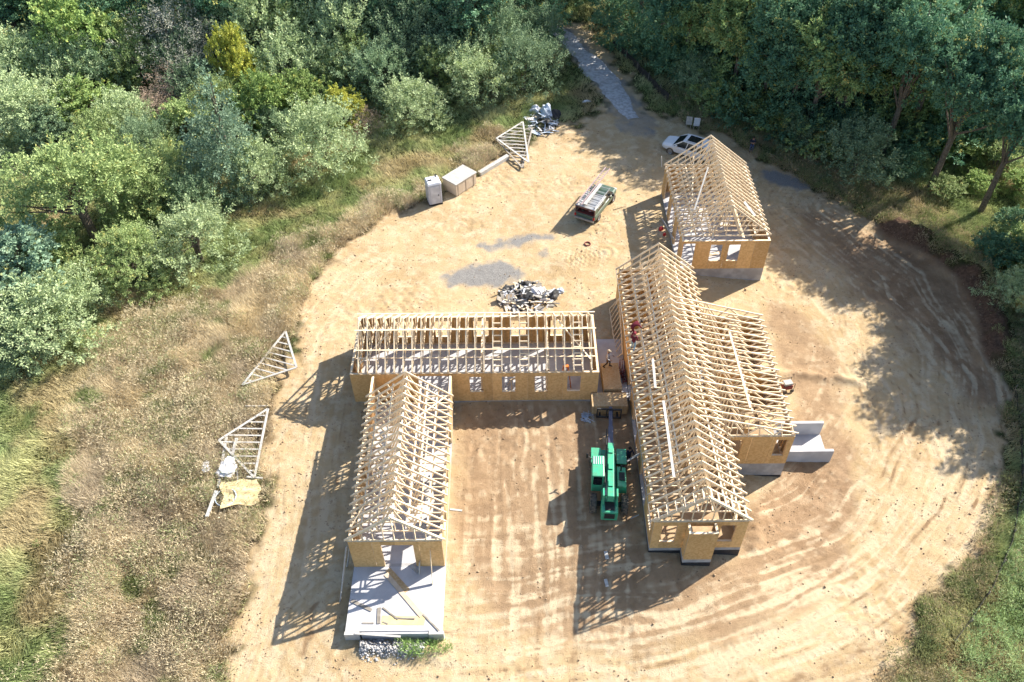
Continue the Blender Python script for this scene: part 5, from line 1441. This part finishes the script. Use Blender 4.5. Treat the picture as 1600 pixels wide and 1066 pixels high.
def crate():
    p = at(716, 298); t = thing('storage_crate', 'long beige crate with white lid, right of the portable toilet', 'crate', (p[0] + .15, p[1] + .55, G(*p)), .83)
    bevel(MB().box(-1.3, -.85, .08, 1.3, .85, 1.25).build('crate_body', 'crate', t), .02)
    bevel(MB().box(-1.36, -.91, 1.252, 1.36, .91, 1.36).build('lid', 'white_board', t), .02)
    for x in (-1.0, 0, 1.0): MB().box(x - .05, -.88, .05, x + .05, -.853, 1.25).build('batten', 'crate', t); MB().box(x - .06, -.8, 0, x + .06, .8, .078).build('skid', 'grey_board', t)
crate()
def generator():
    x, y = 20.0, 40.4; t = thing('generator', 'small brown and white generator beside the east wall of the wide bay', 'generator', (x, y, G(x, y)), .2)
    bevel(MB().box(-.35, -.28, .25, .35, .28, .62).build('engine', 'red_dull', t), .03)
    bevel(MB().box(-.33, -.24, .64, .33, .24, .84).build('fuel_tank', 'white_board', t), .06, 3)
    for (a, b) in ((-1, -1), (1, -1), (1, 1), (-1, 1)): MB().tube([(a * .42, b * .32, .08), (a * .42, b * .32, .9)], .02, 6).build('frame_post', 'black', t)
    for s in (-1, 1): MB().tube([(-.42, s * .32, .9), (.42, s * .32, .9)], .02, 6).build('frame_rail', 'black', t); MB().lathe([(.001, -.05), (.14, -.05), (.16, 0), (.14, .05), (.001, .05)], (s * .3, -.36, .16), 'y', 14).build('wheel', 'rubber', t)
generator()
def gas_can(label, x, y, s=.3):
    t = thing('fuel_can', label, 'fuel can', (x, y, G(x, y)), .5)
    bevel(MB().box(-s / 2, -s * .35, 0, s / 2, s * .35, s).build('can', 'red', t), .03); MB().tube([(s * .3, 0, s), (s * .5, 0, s * 1.3)], .025, 6).build('spout', 'black', t)
gas_can('red fuel can on the dirt beside the open side of the separate wing', 12.8, 57.4, .34)
gas_can('second red fuel can nearer the foot of the long plank', 13.0, 56.7, .24)
for (u, v, lb, m_) in ((1075, 193, 'left of two small white permit boards by the far fence', 'white_board'), (1087, 195, 'right of two small white permit boards, the whiter', 'plastic')):
    p = at(u, v + 8); t = thing('permit_board', lb, 'notice board', (p[0], p[1], G(*p)), -.2, group='small white boards by the far fence')
    MB().box(-.3, -.02, .45, .3, .0, 1.35).build('panel', m_, t)
    for x in (-.22, .22): MB().box(x - .03, .002, -.2, x + .03, .05, 1.3).build('post', 'grey_board', t)
crumpled('white_bucket', 'tiny white scrap on the bank above the permit boards', 'scrap', at(1099, 173), (.25, .25, .25), 'plastic', 31)

# step ladder and sawhorse inside the cross wing
def step_ladder():
    t = thing('step_ladder', 'orange step ladder standing inside the right end of the cross wing', 'ladder', (3.6, 39.7, FLOOR), .3)
    for s in (-1, 1):
        MB().beam((s * .25, -.55, 0), (s * .17, 0, 1.8), .05, .08).build('rail', 'orange', t); MB().beam((s * .25, .55, 0), (s * .17, .02, 1.8), .04, .05).build('rear_leg', 'orange', t)
    for k in range(5):
        u = (k + 1) / 6; MB().box(-.25 + .08 * u, -.55 * (1 - u) - .05, 1.8 * u, .25 - .08 * u, -.55 * (1 - u) + .05, 1.8 * u + .03).build('step', 'silver', t)
    MB().box(-.2, -.1, 1.802, .2, .1, 1.86).build('top_cap', 'orange', t)
step_ladder()
def sawhorse(label, x, y, rz):
    t = thing('sawhorse', label, 'sawhorse', (x, y, FLOOR), rz)
    MB().box(-.6, -.05, .75, .6, .05, .88).build('beam', 'lumber', t)
    for a in (-1, 1):
        for b in (-1, 1): MB().beam((a * .5, b * .05, .8), (a * .58, b * .3, 0), .08, .04).build('leg', 'lumber', t)
sawhorse('wooden sawhorse standing inside the cross wing below the fourth back window', .2, 39.6, .4)

# ------------------------------------------------------------------ vehicles
def wheel(root, x, y, r, w, rim='rim', lugs=0, steer=0.0):
    t = MB().lathe([(r * .58, -w / 2), (r * .9, -w / 2), (r, -w * .32), (r, w * .32), (r * .9, w / 2), (r * .58, w / 2)], (0, 0, 0), 'x', 28).build('wheel', 'rubber', root)
    t.location = (x, y, r); t.rotation_euler = (0, 0, steer)
    MB().lathe([(.001, w * .34), (r * .2, w * .40), (r * .5, w * .30), (r * .6, w * .45), (r * .6, -w * .45), (r * .5, -w * .30), (r * .2, -w * .40), (.001, -w * .34)], (0, 0, 0), 'x', 24).build('rim', rim, t)
    if lugs:
        mb = MB()
        for k in range(lugs):
            a = 2 * math.pi * k / lugs
            for s in (-1, 1):
                b = a + (0.12 if s > 0 else -.02)
                p = Vector((s * w * .06, math.cos(b) * r, math.sin(b) * r)); q = Vector((s * w * .49, math.cos(b + .18) * r * .97, math.sin(b + .18) * r * .97))
                mb.beam(p, q, .07, .07, (0, math.cos(b), math.sin(b)))
        tag(mb.build('tread', 'rubber', t), kind='stuff')
    return t

def ring(y, hw, z0, z1, c=.12):
    return [(-hw + c, y, z0), (hw - c, y, z0), (hw, y, z0 + c), (hw, y, z1 - c), (hw - c * 1.4, y, z1), (-hw + c * 1.4, y, z1), (-hw, y, z1 - c), (-hw, y, z0 + c)]

def frustum(y0, y1, hw, z0, Y0, Y1, HW, z1):
    return [[(-hw, y0, z0), (hw, y0, z0), (hw, y1, z0), (-hw, y1, z0)], [(-HW, Y0, z1), (HW, Y0, z1), (HW, Y1, z1), (-HW, Y1, z1)]]

def white_suv():
    p = at(1073, 240)
    t = thing('parked_suv', 'white SUV with dark sunroof parked behind the separate wing', 'car', (p[0] + .1, p[1] - .1, G(*p) - .02), math.radians(58))
    b = MB().loft([ring(-2.5, .78, .58, 1.0), ring(-2.38, .93, .45, 1.14, .14), ring(-1.2, .98, .36, 1.17, .14), ring(1.0, .98, .36, 1.15, .14), ring(1.7, .96, .36, 1.10, .16), ring(2.3, .88, .42, 1.0, .16), ring(2.5, .72, .5, .86)]).build('body', 'white_paint', t, fix=True); bevel(b, .06, 3)
    MB().loft(frustum(-2.36, 1.35, .93, 1.14, -2.05, .42, .74, 1.70)).build('windows', 'glass', t, fix=True)
    r = MB().loft([[(-.76, -2.2, 1.70), (.76, -2.2, 1.70), (.74, .50, 1.70), (-.74, .50, 1.70)], [(-.80, -2.16, 1.74), (.80, -2.16, 1.74), (.77, .46, 1.74), (-.77, .46, 1.74)], [(-.66, -2.05, 1.82), (.66, -2.05, 1.82), (.64, .30, 1.82), (-.64, .30, 1.82)]]).build('roof', 'white_paint', t, fix=True); bevel(r, .03, 3)
    MB().box(-.52, -1.25, 1.822, .52, .12, 1.834).build('sunroof', 'glass', r)
    for s in (-1, 1):
        for (ya, yb, pw) in ((1.30, .46, .09), (.0, -.12, .07), (-1.05, -1.05, .08), (-2.25, -2.02, .20)):
            MB().beam((s * .935, ya, 1.13), (s * .752, yb, 1.72), .05, pw, (0, 1, 0)).build('pillar', 'white_paint', t)
        MB().box(s * .97, .85, 1.12, s * 1.16, 1.03, 1.28).build('mirror', 'white_paint', t)
        MB().box(s * .45, 2.2, .70, s * .85, 2.385, .86).build('headlight', 'plastic', t); MB().box(s * .6, -2.46, .8, s * .86, -2.36, 1.02).build('tail_light', 'tail', t)
        MB().beam((s * .70, -1.9, 1.84), (s * .70, .2, 1.84), .03, .03).build('roof_rail', 'silver', t)
        for y in (1.5, -1.5): wheel(t, s * .88, y, .40, .26)
    MB().box(-.5, 2.30, .52, .5, 2.40, .72).build('grille', 'black', t)
white_suv()

def green_truck():
    p = at(931, 326)
    t = thing('work_truck', 'dark green work truck with open rear and silver ladder rack, alone on the dirt', 'truck', (p[0] + .05, p[1] + .05, G(*p) - .03), math.radians(-29))
    b = MB().loft([ring(-2.55, .84, .50, 1.02), ring(-2.3, .94, .42, 1.10), ring(.2, .95, .42, 1.10), ring(1.2, .94, .42, 1.10), ring(2.3, .86, .44, 1.0), ring(2.5, .72, .5, .88)]).build('body', 'dark_green', t, fix=True); bevel(b, .05, 3)
    MB().loft(frustum(-.2, 1.55, .88, 1.08, -.1, .75, .72, 1.72)).build('cab_glass', 'glass', t, fix=True)
    r = MB().loft(frustum(-.18, .95, .76, 1.721, -.1, .8, .68, 1.79)).build('cab_roof', 'dark_green', t, fix=True)
    # cap over the bed: side panels, roof, open at the rear with a red floor
    for s in (-1, 1):
        MB().box(s * .93, -2.5, 1.09, s * .89, -.22, 1.72).build('cap_side', 'dark_green', t); MB().box(s * .935, -1.9, 1.25, s * .94, -.6, 1.6).build('cap_window', 'glass', t)
        MB().box(s * .93, -2.54, 1.05, s * .84, -2.46, 1.74).build('rear_post', 'rear_red', t); MB().box(s * .94, -2.62, .75, s * .80, -2.55, 1.0).build('tail_light', 'tail', t)
        MB().beam((s * .80, -2.45, 1.93), (s * .80, .9, 1.93), .05, .05).build('rack_rail', 'silver', t)
        MB().box(s * .96, .95, 1.1, s * 1.16, 1.1, 1.3).build('mirror', 'black', t)
        MB().box(s * .45, 2.40, .70, s * .80, 2.52, .88).build('headlight', 'plastic', t)
        for y in (1.6, -1.55): wheel(t, s * .86, y, .38, .25)
    MB().box(-.93, -2.5, 1.722, .93, -.2, 1.78).build('cap_roof', 'silver', t)
    MB().box(-.84, -2.5, 1.105, .84, -.3, 1.13).build('bed_floor', 'red_dull', t)
    MB().box(-.9, -2.53, 1.60, .9, -2.47, 1.735).build('rear_header', 'rear_red', t)
    MB().box(-.90, -2.70, .55, .90, -2.58, .72).build('bumper', 'silver', t)
    MB().box(-.5, 2.46, .55, .5, 2.54, .75).build('grille', 'black', t)
    for k in range(5): MB().box(-.84, -2.4 + k * .75, 1.955, .84, -2.34 + k * .75, 2.0).build('rack_bar', 'silver', t)
    for s in (-1, 1):
        for y in (-2.3, -.9, .5): MB().box(s * .77, y, 1.775, s * .83, y + .05, 1.91).build('rack_foot', 'silver', t)
    g = random.Random(2)
    for k in range(5): MB().box(-.7 + k * .28, -2.35 + g.random() * .5, 1.131, -.5 + k * .28, -1.7, 1.3 + g.random() * .2).build('tool_box', ('red', 'black', 'grey_board', 'plastic', 'black')[k], t)
    return t
trk = green_truck()
def ladder_on_truck():
    R = Matrix.Rotation(trk.rotation_euler.z, 4, 'Z'); base = Vector(trk.location)
    def lad(label, x, y0, y1, w, mat, name):
        t = thing(name, label, 'ladder', base + (R @ Vector((x, (y0 + y1) / 2, 2.0))), trk.rotation_euler.z)
        L = (y1 - y0) / 2
        for s in (-1, 1): MB().box(s * w / 2 - .035, -L, .005, s * w / 2 + .035, L, .09).build('rail', mat, t)
        n = int(2 * L / .3)
        rm = MB().tube([(-w / 2 + .03, 0, .05), (w / 2 - .03, 0, .05)], .022, 6).mesh('rung', 'silver')
        for k in range(n): place('rung', rm, t, (0, -L + .15 + k * .3, 0))
    lad('long extension ladder on the left of the green truck rack, sticking out front', -.58, -2.6, 3.4, .42, 'ladder_rail', 'extension_ladder')
    o = MB().box(-.14, -1.7, .005, .14, 1.7, .05).build('plank', 'white_board'); o.location = base + (R @ Vector((-.12, -.7, 2.0))); o.rotation_euler = (0, 0, trk.rotation_euler.z)
    tag(o, 'white plank lying on the green truck rack beside the ladder', 'plank')
ladder_on_truck()

def telehandler():
    x, y = 5.95, 30.9
    t = thing('telehandler', 'green telehandler with raised boom holding sheets between the wings', 'telehandler', (x, y, G0(x, y) - .05), math.radians(-4))
    for s in (-1, 1):
        wheel(t, s * .98, 1.65, .62, .42, 'green_paint', 18); wheel(t, s * .98, -1.55, .62, .42, 'green_paint', 18)
    c = MB().box(-.48, -2.2, .55, .48, 2.35, 1.05).build('chassis', 'green_paint', t); bevel(c, .05)
    for yy in (1.65, -1.55): MB().box(-.8, yy - .13, .5, .8, yy + .13, .72).build('axle', 'black', t)
    # cab on the left
    cab = bevel(MB().box(-1.12, -.75, .75, -.40, .95, 1.45).build('cab', 'green_paint', t), .05)
    for (px_, py_) in ((-1.09, -.72), (-.43, -.72), (-.43, .75), (-1.09, .75)): MB().beam((px_, py_, 1.44), (px_ + (.02 if px_ < -1 else -.02), py_, 2.35), .08, .08).build('post', 'green_paint', cab)
    bevel(MB().box(-1.14, -.78, 2.35, -.38, .82, 2.47).build('cab_roof', 'green_paint', cab), .05)
    MB().box(-1.06, -.70, 1.452, -.46, .72, 2.348).build('glass', 'glass', cab)
    for k in range(5): MB().box(-1.05 + k * .14, .12, 2.472, -1.01 + k * .14, .72, 2.50).build('roof_bar', 'plastic', cab)
    MB().box(-1.0, -.80, 1.55, -.52, -.757, 2.2).build('rear_window', 'glass', cab)
    # engine hood on the right
    h = bevel(MB().loft([[(.50, -.85, .75), (1.14, -.85, .75), (1.14, .85, .75), (.50, .85, .75)], [(.50, -.80, 1.55), (1.08, -.80, 1.45), (1.08, .75, 1.38), (.50, .75, 1.5)]]).build('engine_hood', 'green_paint', t), .05)
    MB().box(.62, -.35, 1.5, .98, .25, 1.56).build('vent', 'black', h); MB().tube([(.75, .45, 1.4), (.75, .45, 2.0)], .05, 8).build('exhaust', 'black', h)
    for s in (-1, 1):
        bevel(MB().box(s * .50, 1.05, 1.28, s * 1.15, 2.25, 1.36).build('fender', 'green_paint', t), .03)
    # rear: boom tower and counterweight with a dark panel
    w = bevel(MB().box(-.52, -2.75, .6, .52, -1.75, 1.5).build('counterweight', 'green_paint', t), .06)
    MB().box(-.32, -2.79, .85, .32, -2.752, 1.35).build('rear_panel', 'black', w); MB().box(-.3, -2.6, 1.502, .3, -2.0, 1.53).build('top_panel', 'black', w)
    for s in (-1, 1): MB().prism([(-2.3, 1.0), (-1.3, 1.0), (-1.55, 2.35), (-2.1, 2.35)], s * .42 - .05, s * .42 + .05, 'x').build('boom_tower', 'green_paint', t)
    # boom, three sections sloping down to the forks
    a, b = Vector((0, -2.2, 2.15)), Vector((.18, 5.25, 1.30)); d = (b - a).normalized()
    bo = bevel(MB().beam(a, a + d * 4.5, .40, .52).build('boom', 'green_paint', t), .03)
    for k in range(3): MB().beam(a + d * (.8 + k * 1.4) + Vector((0, 0, .33)), a + d * (1.3 + k * 1.4) + Vector((0, 0, .33)), .3, .03).build('boom_plate', 'green_paint', bo)
    MB().beam(a + d * 4.4, a + d * 6.1, .32, .40).build('boom_section', 'blue_steel', bo); MB().beam(a + d * 6.0, b + d * .5, .24, .30).build('boom_section', 'blue_steel', bo)
    MB().tube([a + d * 1.2 + Vector((-.34, 0, .1)), a + d * 5.9 + Vector((-.26, 0, .1))], .04, 6).build('hydraulic_hose', 'black', bo)
    ca = MB().box(-.75, 5.4, .55, -.67, 5.5, 1.5)
    for (q0, q1) in (((-.75, 5.4, 1.42), (.95, 5.5, 1.52)), ((-.75, 5.4, .55), (.95, 5.5, .67)), ((.87, 5.4, .68), (.95, 5.5, 1.41)), ((-.1, 5.4, .68), (-.02, 5.5, 1.41)), ((.3, 5.4, .68), (.38, 5.5, 1.41))): ca.box(*q0, *q1)
    ca = ca.build('fork_carriage', 'black', bo)
    for x_ in (-.5, .7): MB().box(x_ - .07, 5.51, .46, x_ + .07, 6.7, .52).build('fork', 'black', t)
    MB().tube([(-.2, -1.2, 1.0), (.0, .8, 1.6)], .09, 8).build('lift_cylinder', 'silver', t)
    MB().beam((-1.1, .9, 1.9), (-1.4, 1.15, 1.95), .05, .05).build('mirror_arm', 'black', t); MB().box(-1.5, 1.1, 1.75, -1.36, 1.14, 2.15).build('mirror', 'black', t)
telehandler()

# ------------------------------------------------------------------ people
SKIN = {}
def cloth(name, c, c2=None): 
    if name not in MAT: MAT[name] = M(name, c, c2 or tuple(v * .8 for v in c), scale=9, rough=.85, spec=.15)
    return name
cloth('skin_tone', (.36, .21, .14)); cloth('maroon_cloth', (.13, .02, .03)); cloth('pale_jeans', (.28, .38, .45)); cloth('grey_shirt', (.42, .41, .42)); cloth('dark_trousers', (.06, .05, .045)); cloth('navy_cloth', (.02, .025, .045)); cloth('blue_jeans', (.06, .10, .22)); cloth('black_cloth', (.02, .02, .025)); cloth('boot', (.07, .045, .03)); cloth('hair', (.03, .022, .018)); cloth('red_cap', (.2, .03, .04)); cloth('tan_cap', (.35, .28, .2)); cloth('belt_leather', (.16, .09, .04))

BASE = dict(pelvis=(0, 0, .96), waist=(0, .01, 1.08), chest=(0, 0, 1.30), neck=(0, .0, 1.49), jaw=(0, .03, 1.56), head=(0, .02, 1.66), crown=(0, .0, 1.74), nose=(0, .125, 1.63),
            lsh=(-.18, 0, 1.42), lel=(-.25, -.02, 1.13), lwr=(-.27, .06, .88), lha=(-.27, .10, .80), rsh=(.18, 0, 1.42), rel=(.25, -.02, 1.13), rwr=(.27, .06, .88), rha=(.27, .10, .80),
            lhip=(-.10, 0, .90), lkn=(-.11, .03, .50), lan=(-.11, -.02, .10), lto=(-.13, .17, .035), lhe=(-.11, -.06, .04), rhip=(.10, 0, .90), rkn=(.11, .03, .50), ran=(.11, -.02, .10), rto=(.13, .17, .035), rhe=(.11, -.06, .04))
RAD = dict(pelvis=.135, waist=.125, chest=.15, neck=.055, jaw=.075, head=.095, crown=.075, nose=.018, lsh=.075, lel=.05, lwr=.035, lha=.04, rsh=.075, rel=.05, rwr=.035, rha=.04, lhip=.10, lkn=.068, lan=.045, lto=.038, lhe=.045, rhip=.10, rkn=.068, ran=.045, rto=.038, rhe=.045)
EDGES = [('pelvis', 'waist'), ('waist', 'chest'), ('chest', 'neck'), ('neck', 'jaw'), ('jaw', 'head'), ('head', 'crown'), ('head', 'nose'), ('chest', 'lsh'), ('lsh', 'lel'), ('lel', 'lwr'), ('lwr', 'lha'), ('chest', 'rsh'), ('rsh', 'rel'), ('rel', 'rwr'), ('rwr', 'rha'),
         ('pelvis', 'lhip'), ('lhip', 'lkn'), ('lkn', 'lan'), ('lan', 'lto'), ('lan', 'lhe'), ('pelvis', 'rhip'), ('rhip', 'rkn'), ('rkn', 'ran'), ('ran', 'rto'), ('ran', 'rhe')]
def person(label, loc, rz, shirt, pants, hat, pose=None, sleeves='long', belt=False):
    J = {k: Vector(v) for k, v in BASE.items()}
    for k, v in (pose or {}).items(): J[k] = Vector(v)
    R = dict(RAD); E = list(EDGES)
    for s in 'lr':
        h, w = J[s + 'ha'], J[s + 'wr']; d = (h - w).normalized(); sd_ = d.cross(Vector((0, 0, 1)))
        if sd_.length < .1: sd_ = Vector((0, 1, 0))
        sd_.normalize(); up = sd_.cross(d).normalized()
        for k, (o_, ln) in enumerate(((-.03, .075), (-.01, .09), (.012, .085), (.03, .065))):
            n1, n2 = f'{s}f{k}a', f'{s}f{k}b'
            J[n1] = h + d * ln * .55 + sd_ * o_; J[n2] = h + d * ln * .9 + sd_ * o_ - up * ln * .35
            R[n1], R[n2] = .011, .009; E += [(s + 'ha', n1), (n1, n2)]
        J[s + 'th'] = w.lerp(h, .6) + sd_ * (.055 if s == 'l' else -.055) + d * .03; R[s + 'th'] = .012; E.append((s + 'ha', s + 'th'))
    names = list(J); me = bpy.data.meshes.new('person_skeleton')
    me.from_pydata([J[n] for n in names], [(names.index(a), names.index(b)) for a, b in E], [])
    tmp = bpy.data.objects.new('person_skeleton', me); COL.objects.link(tmp)
    sk = tmp.modifiers.new('skin', 'SKIN'); sk.use_smooth_shade = True
    sv = me.skin_vertices[0].data
    for i, n in enumerate(names): sv[i].radius = (R[n], R[n]); sv[i].use_root = (n == 'pelvis')
    ss = tmp.modifiers.new('sub', 'SUBSURF'); ss.levels = ss.render_levels = 1
    dg = bpy.context.evaluated_depsgraph_get(); ev = tmp.evaluated_get(dg)
    m2 = bpy.data.meshes.new_from_object(ev); bpy.data.objects.remove(tmp, do_unlink=True)
    m2.name = 'person'; m2.materials.clear()
    for k in ('skin_tone', shirt, pants, 'boot', 'hair'): m2.materials.append(MAT[k])
    zone = {}
    for a, b in E:
        if b in ('waist', 'chest', 'lsh', 'rsh', 'lel', 'rel'): z = 1
        elif b in ('lwr', 'rwr'): z = 1 if sleeves == 'long' else 0
        elif b in ('lhip', 'rhip', 'lkn', 'rkn', 'lan', 'ran'): z = 2
        elif b in ('lto', 'rto', 'lhe', 'rhe'): z = 3
        else: z = 0
        zone[(a, b)] = z
    idx = []
    segs = [(J[a], J[b] - J[a], zone[(a, b)], min(R[a], R[b])) for a, b in E]
    for p in m2.polygons:
        c = p.center; best = 9; bz = 0
        for a, d, z, r in segs:
            tt = max(0, min(1, (c - a).dot(d) / max(d.length_squared, 1e-9))); q = (c - a - d * tt).length - r
            if q < best: best, bz = q, z
        idx.append(bz)
    m2.polygons.foreach_set('material_index', idx); m2.update()
    o = bpy.data.objects.new('person', m2); COL.objects.link(o)
    o.location = loc; o.rotation_euler = (0, 0, rz); tag(o, label, 'person')
    hd, cr = J['head'], J['crown']; up = (cr - J['jaw']).normalized(); fw = (J['nose'] - hd); fw -= up * fw.dot(up); fw.normalize()
    q = up.to_track_quat('Z', 'Y').to_matrix().to_4x4(); 
    hm = MB().lathe([(.112, .0), (.118, .04), (.10, .09), (.055, .125), (.001, .135)], (0, 0, 0), 'z', 16).build('hair' if hat == 'hair' else 'cap', hat, o, smooth=True)
    hm.matrix_local = Matrix.Translation(hd + up * .0) @ q
    if hat != 'hair':
        br = MB().loft([[Vector(v) + fw * .06 for v in ((-.08, 0, .0), (.08, 0, 0), (.08, 0, .012), (-.08, 0, .012))], [Vector(v) + fw * .2 for v in ((-.05, 0, -.015), (.05, 0, -.015), (.05, 0, -.003), (-.05, 0, -.003))]])
        b = br.build('cap_peak', hat, o, fix=True); b.location = hd + up * .03
    if belt:
        b = MB().lathe([(.150, -.04), (.158, 0), (.150, .04)], (0, 0, 0), 'z', 18).build('tool_belt', 'belt_leather', o); b.location = J['pelvis'] + Vector((0, 0, .06)); b.scale = (1.1, .95, 1)
        MB().box(-.25, -.08, -.2, -.17, .08, .02).build('tool_pouch', 'belt_leather', b); MB().box(.17, -.08, -.2, .25, .08, .02).build('tool_pouch', 'belt_leather', b)
    return o
BEND = dict(pelvis=(0, -.05, .92), waist=(0, .06, 1.02), chest=(0, .30, 1.12), neck=(0, .47, 1.17), jaw=(0, .54, 1.16), head=(0, .62, 1.20), crown=(0, .68, 1.25), nose=(0, .68, 1.11),
            lsh=(-.18, .38, 1.12), lel=(-.26, .50, .86), lwr=(-.20, .66, .66), lha=(-.19, .70, .59), rsh=(.18, .38, 1.12), rel=(.26, .52, .88), rwr=(.2, .72, .74), rha=(.19, .78, .69),
            lhip=(-.1, -.05, .87), lkn=(-.14, .12, .47), rhip=(.1, -.05, .87), rkn=(.14, .10, .48))
WALK = dict(lkn=(-.11, .16, .52), lan=(-.11, .18, .12), lto=(-.12, .36, .04), lhe=(-.11, .13, .04), rkn=(.11, -.02, .5), ran=(.11, -.28, .14), rto=(.12, -.12, .04), rhe=(.11, -.33, .1), lel=(-.27, .08, 1.14), lwr=(-.24, .3, 1.02), lha=(-.22, .38, 1.0), rel=(.27, -.04, 1.14), rwr=(.25, .18, .98), rha=(.22, .26, .96))
CARRY = dict(lel=(-.26, .1, 1.14), lwr=(-.2, .36, 1.10), lha=(-.18, .43, 1.11), rel=(.26, .1, 1.14), rwr=(.2, .36, 1.10), rha=(.18, .43, 1.11))
FOLD = dict(lel=(-.28, .08, 1.14), lwr=(-.02, .22, 1.2), lha=(.06, .23, 1.22), rel=(.28, .08, 1.14), rwr=(.02, .25, 1.15), rha=(-.06, .26, 1.16))
person('worker in dark maroon jacket bending over on the long wing roof edge', (8.30, 41.6, ZT + .115), math.radians(-75), 'maroon_cloth', 'maroon_cloth', 'hair', BEND)
person('worker in maroon shirt and pale blue jeans on the roof edge, below the bending one', (8.22, 40.1, ZT + .115), math.radians(-20), 'maroon_cloth', 'pale_jeans', 'red_cap', WALK)
person('worker in grey shirt and dark trousers walking on the strand board stack', (6.62, 40.45, FLOOR - .018 + .1 + 22 * .036), math.radians(-100), 'grey_shirt', 'dark_trousers', 'tan_cap', WALK, belt=True)
_p = at(1173, 238); person('man in navy shirt and blue jeans with folded arms on the bank', (_p[0], _p[1], G(*_p) - .01), math.radians(165), 'navy_cloth', 'blue_jeans', 'hair', FOLD, 'short')
person('worker in dark clothes holding a white board beside the telehandler', (7.45, 32.9, G(7.45, 32.9) - .01), math.radians(-150), 'navy_cloth', 'black_cloth', 'hair', CARRY)
o = MB().box(-.62, -.07, -.02, .62, .07, .02).build('plank', 'white_board'); o.location = (7.66, 32.5, G(7.45, 32.9) + 1.17); o.rotation_euler = (0, .12, math.radians(-150)); tag(o, 'white board held by the worker in dark clothes beside the telehandler', 'plank')
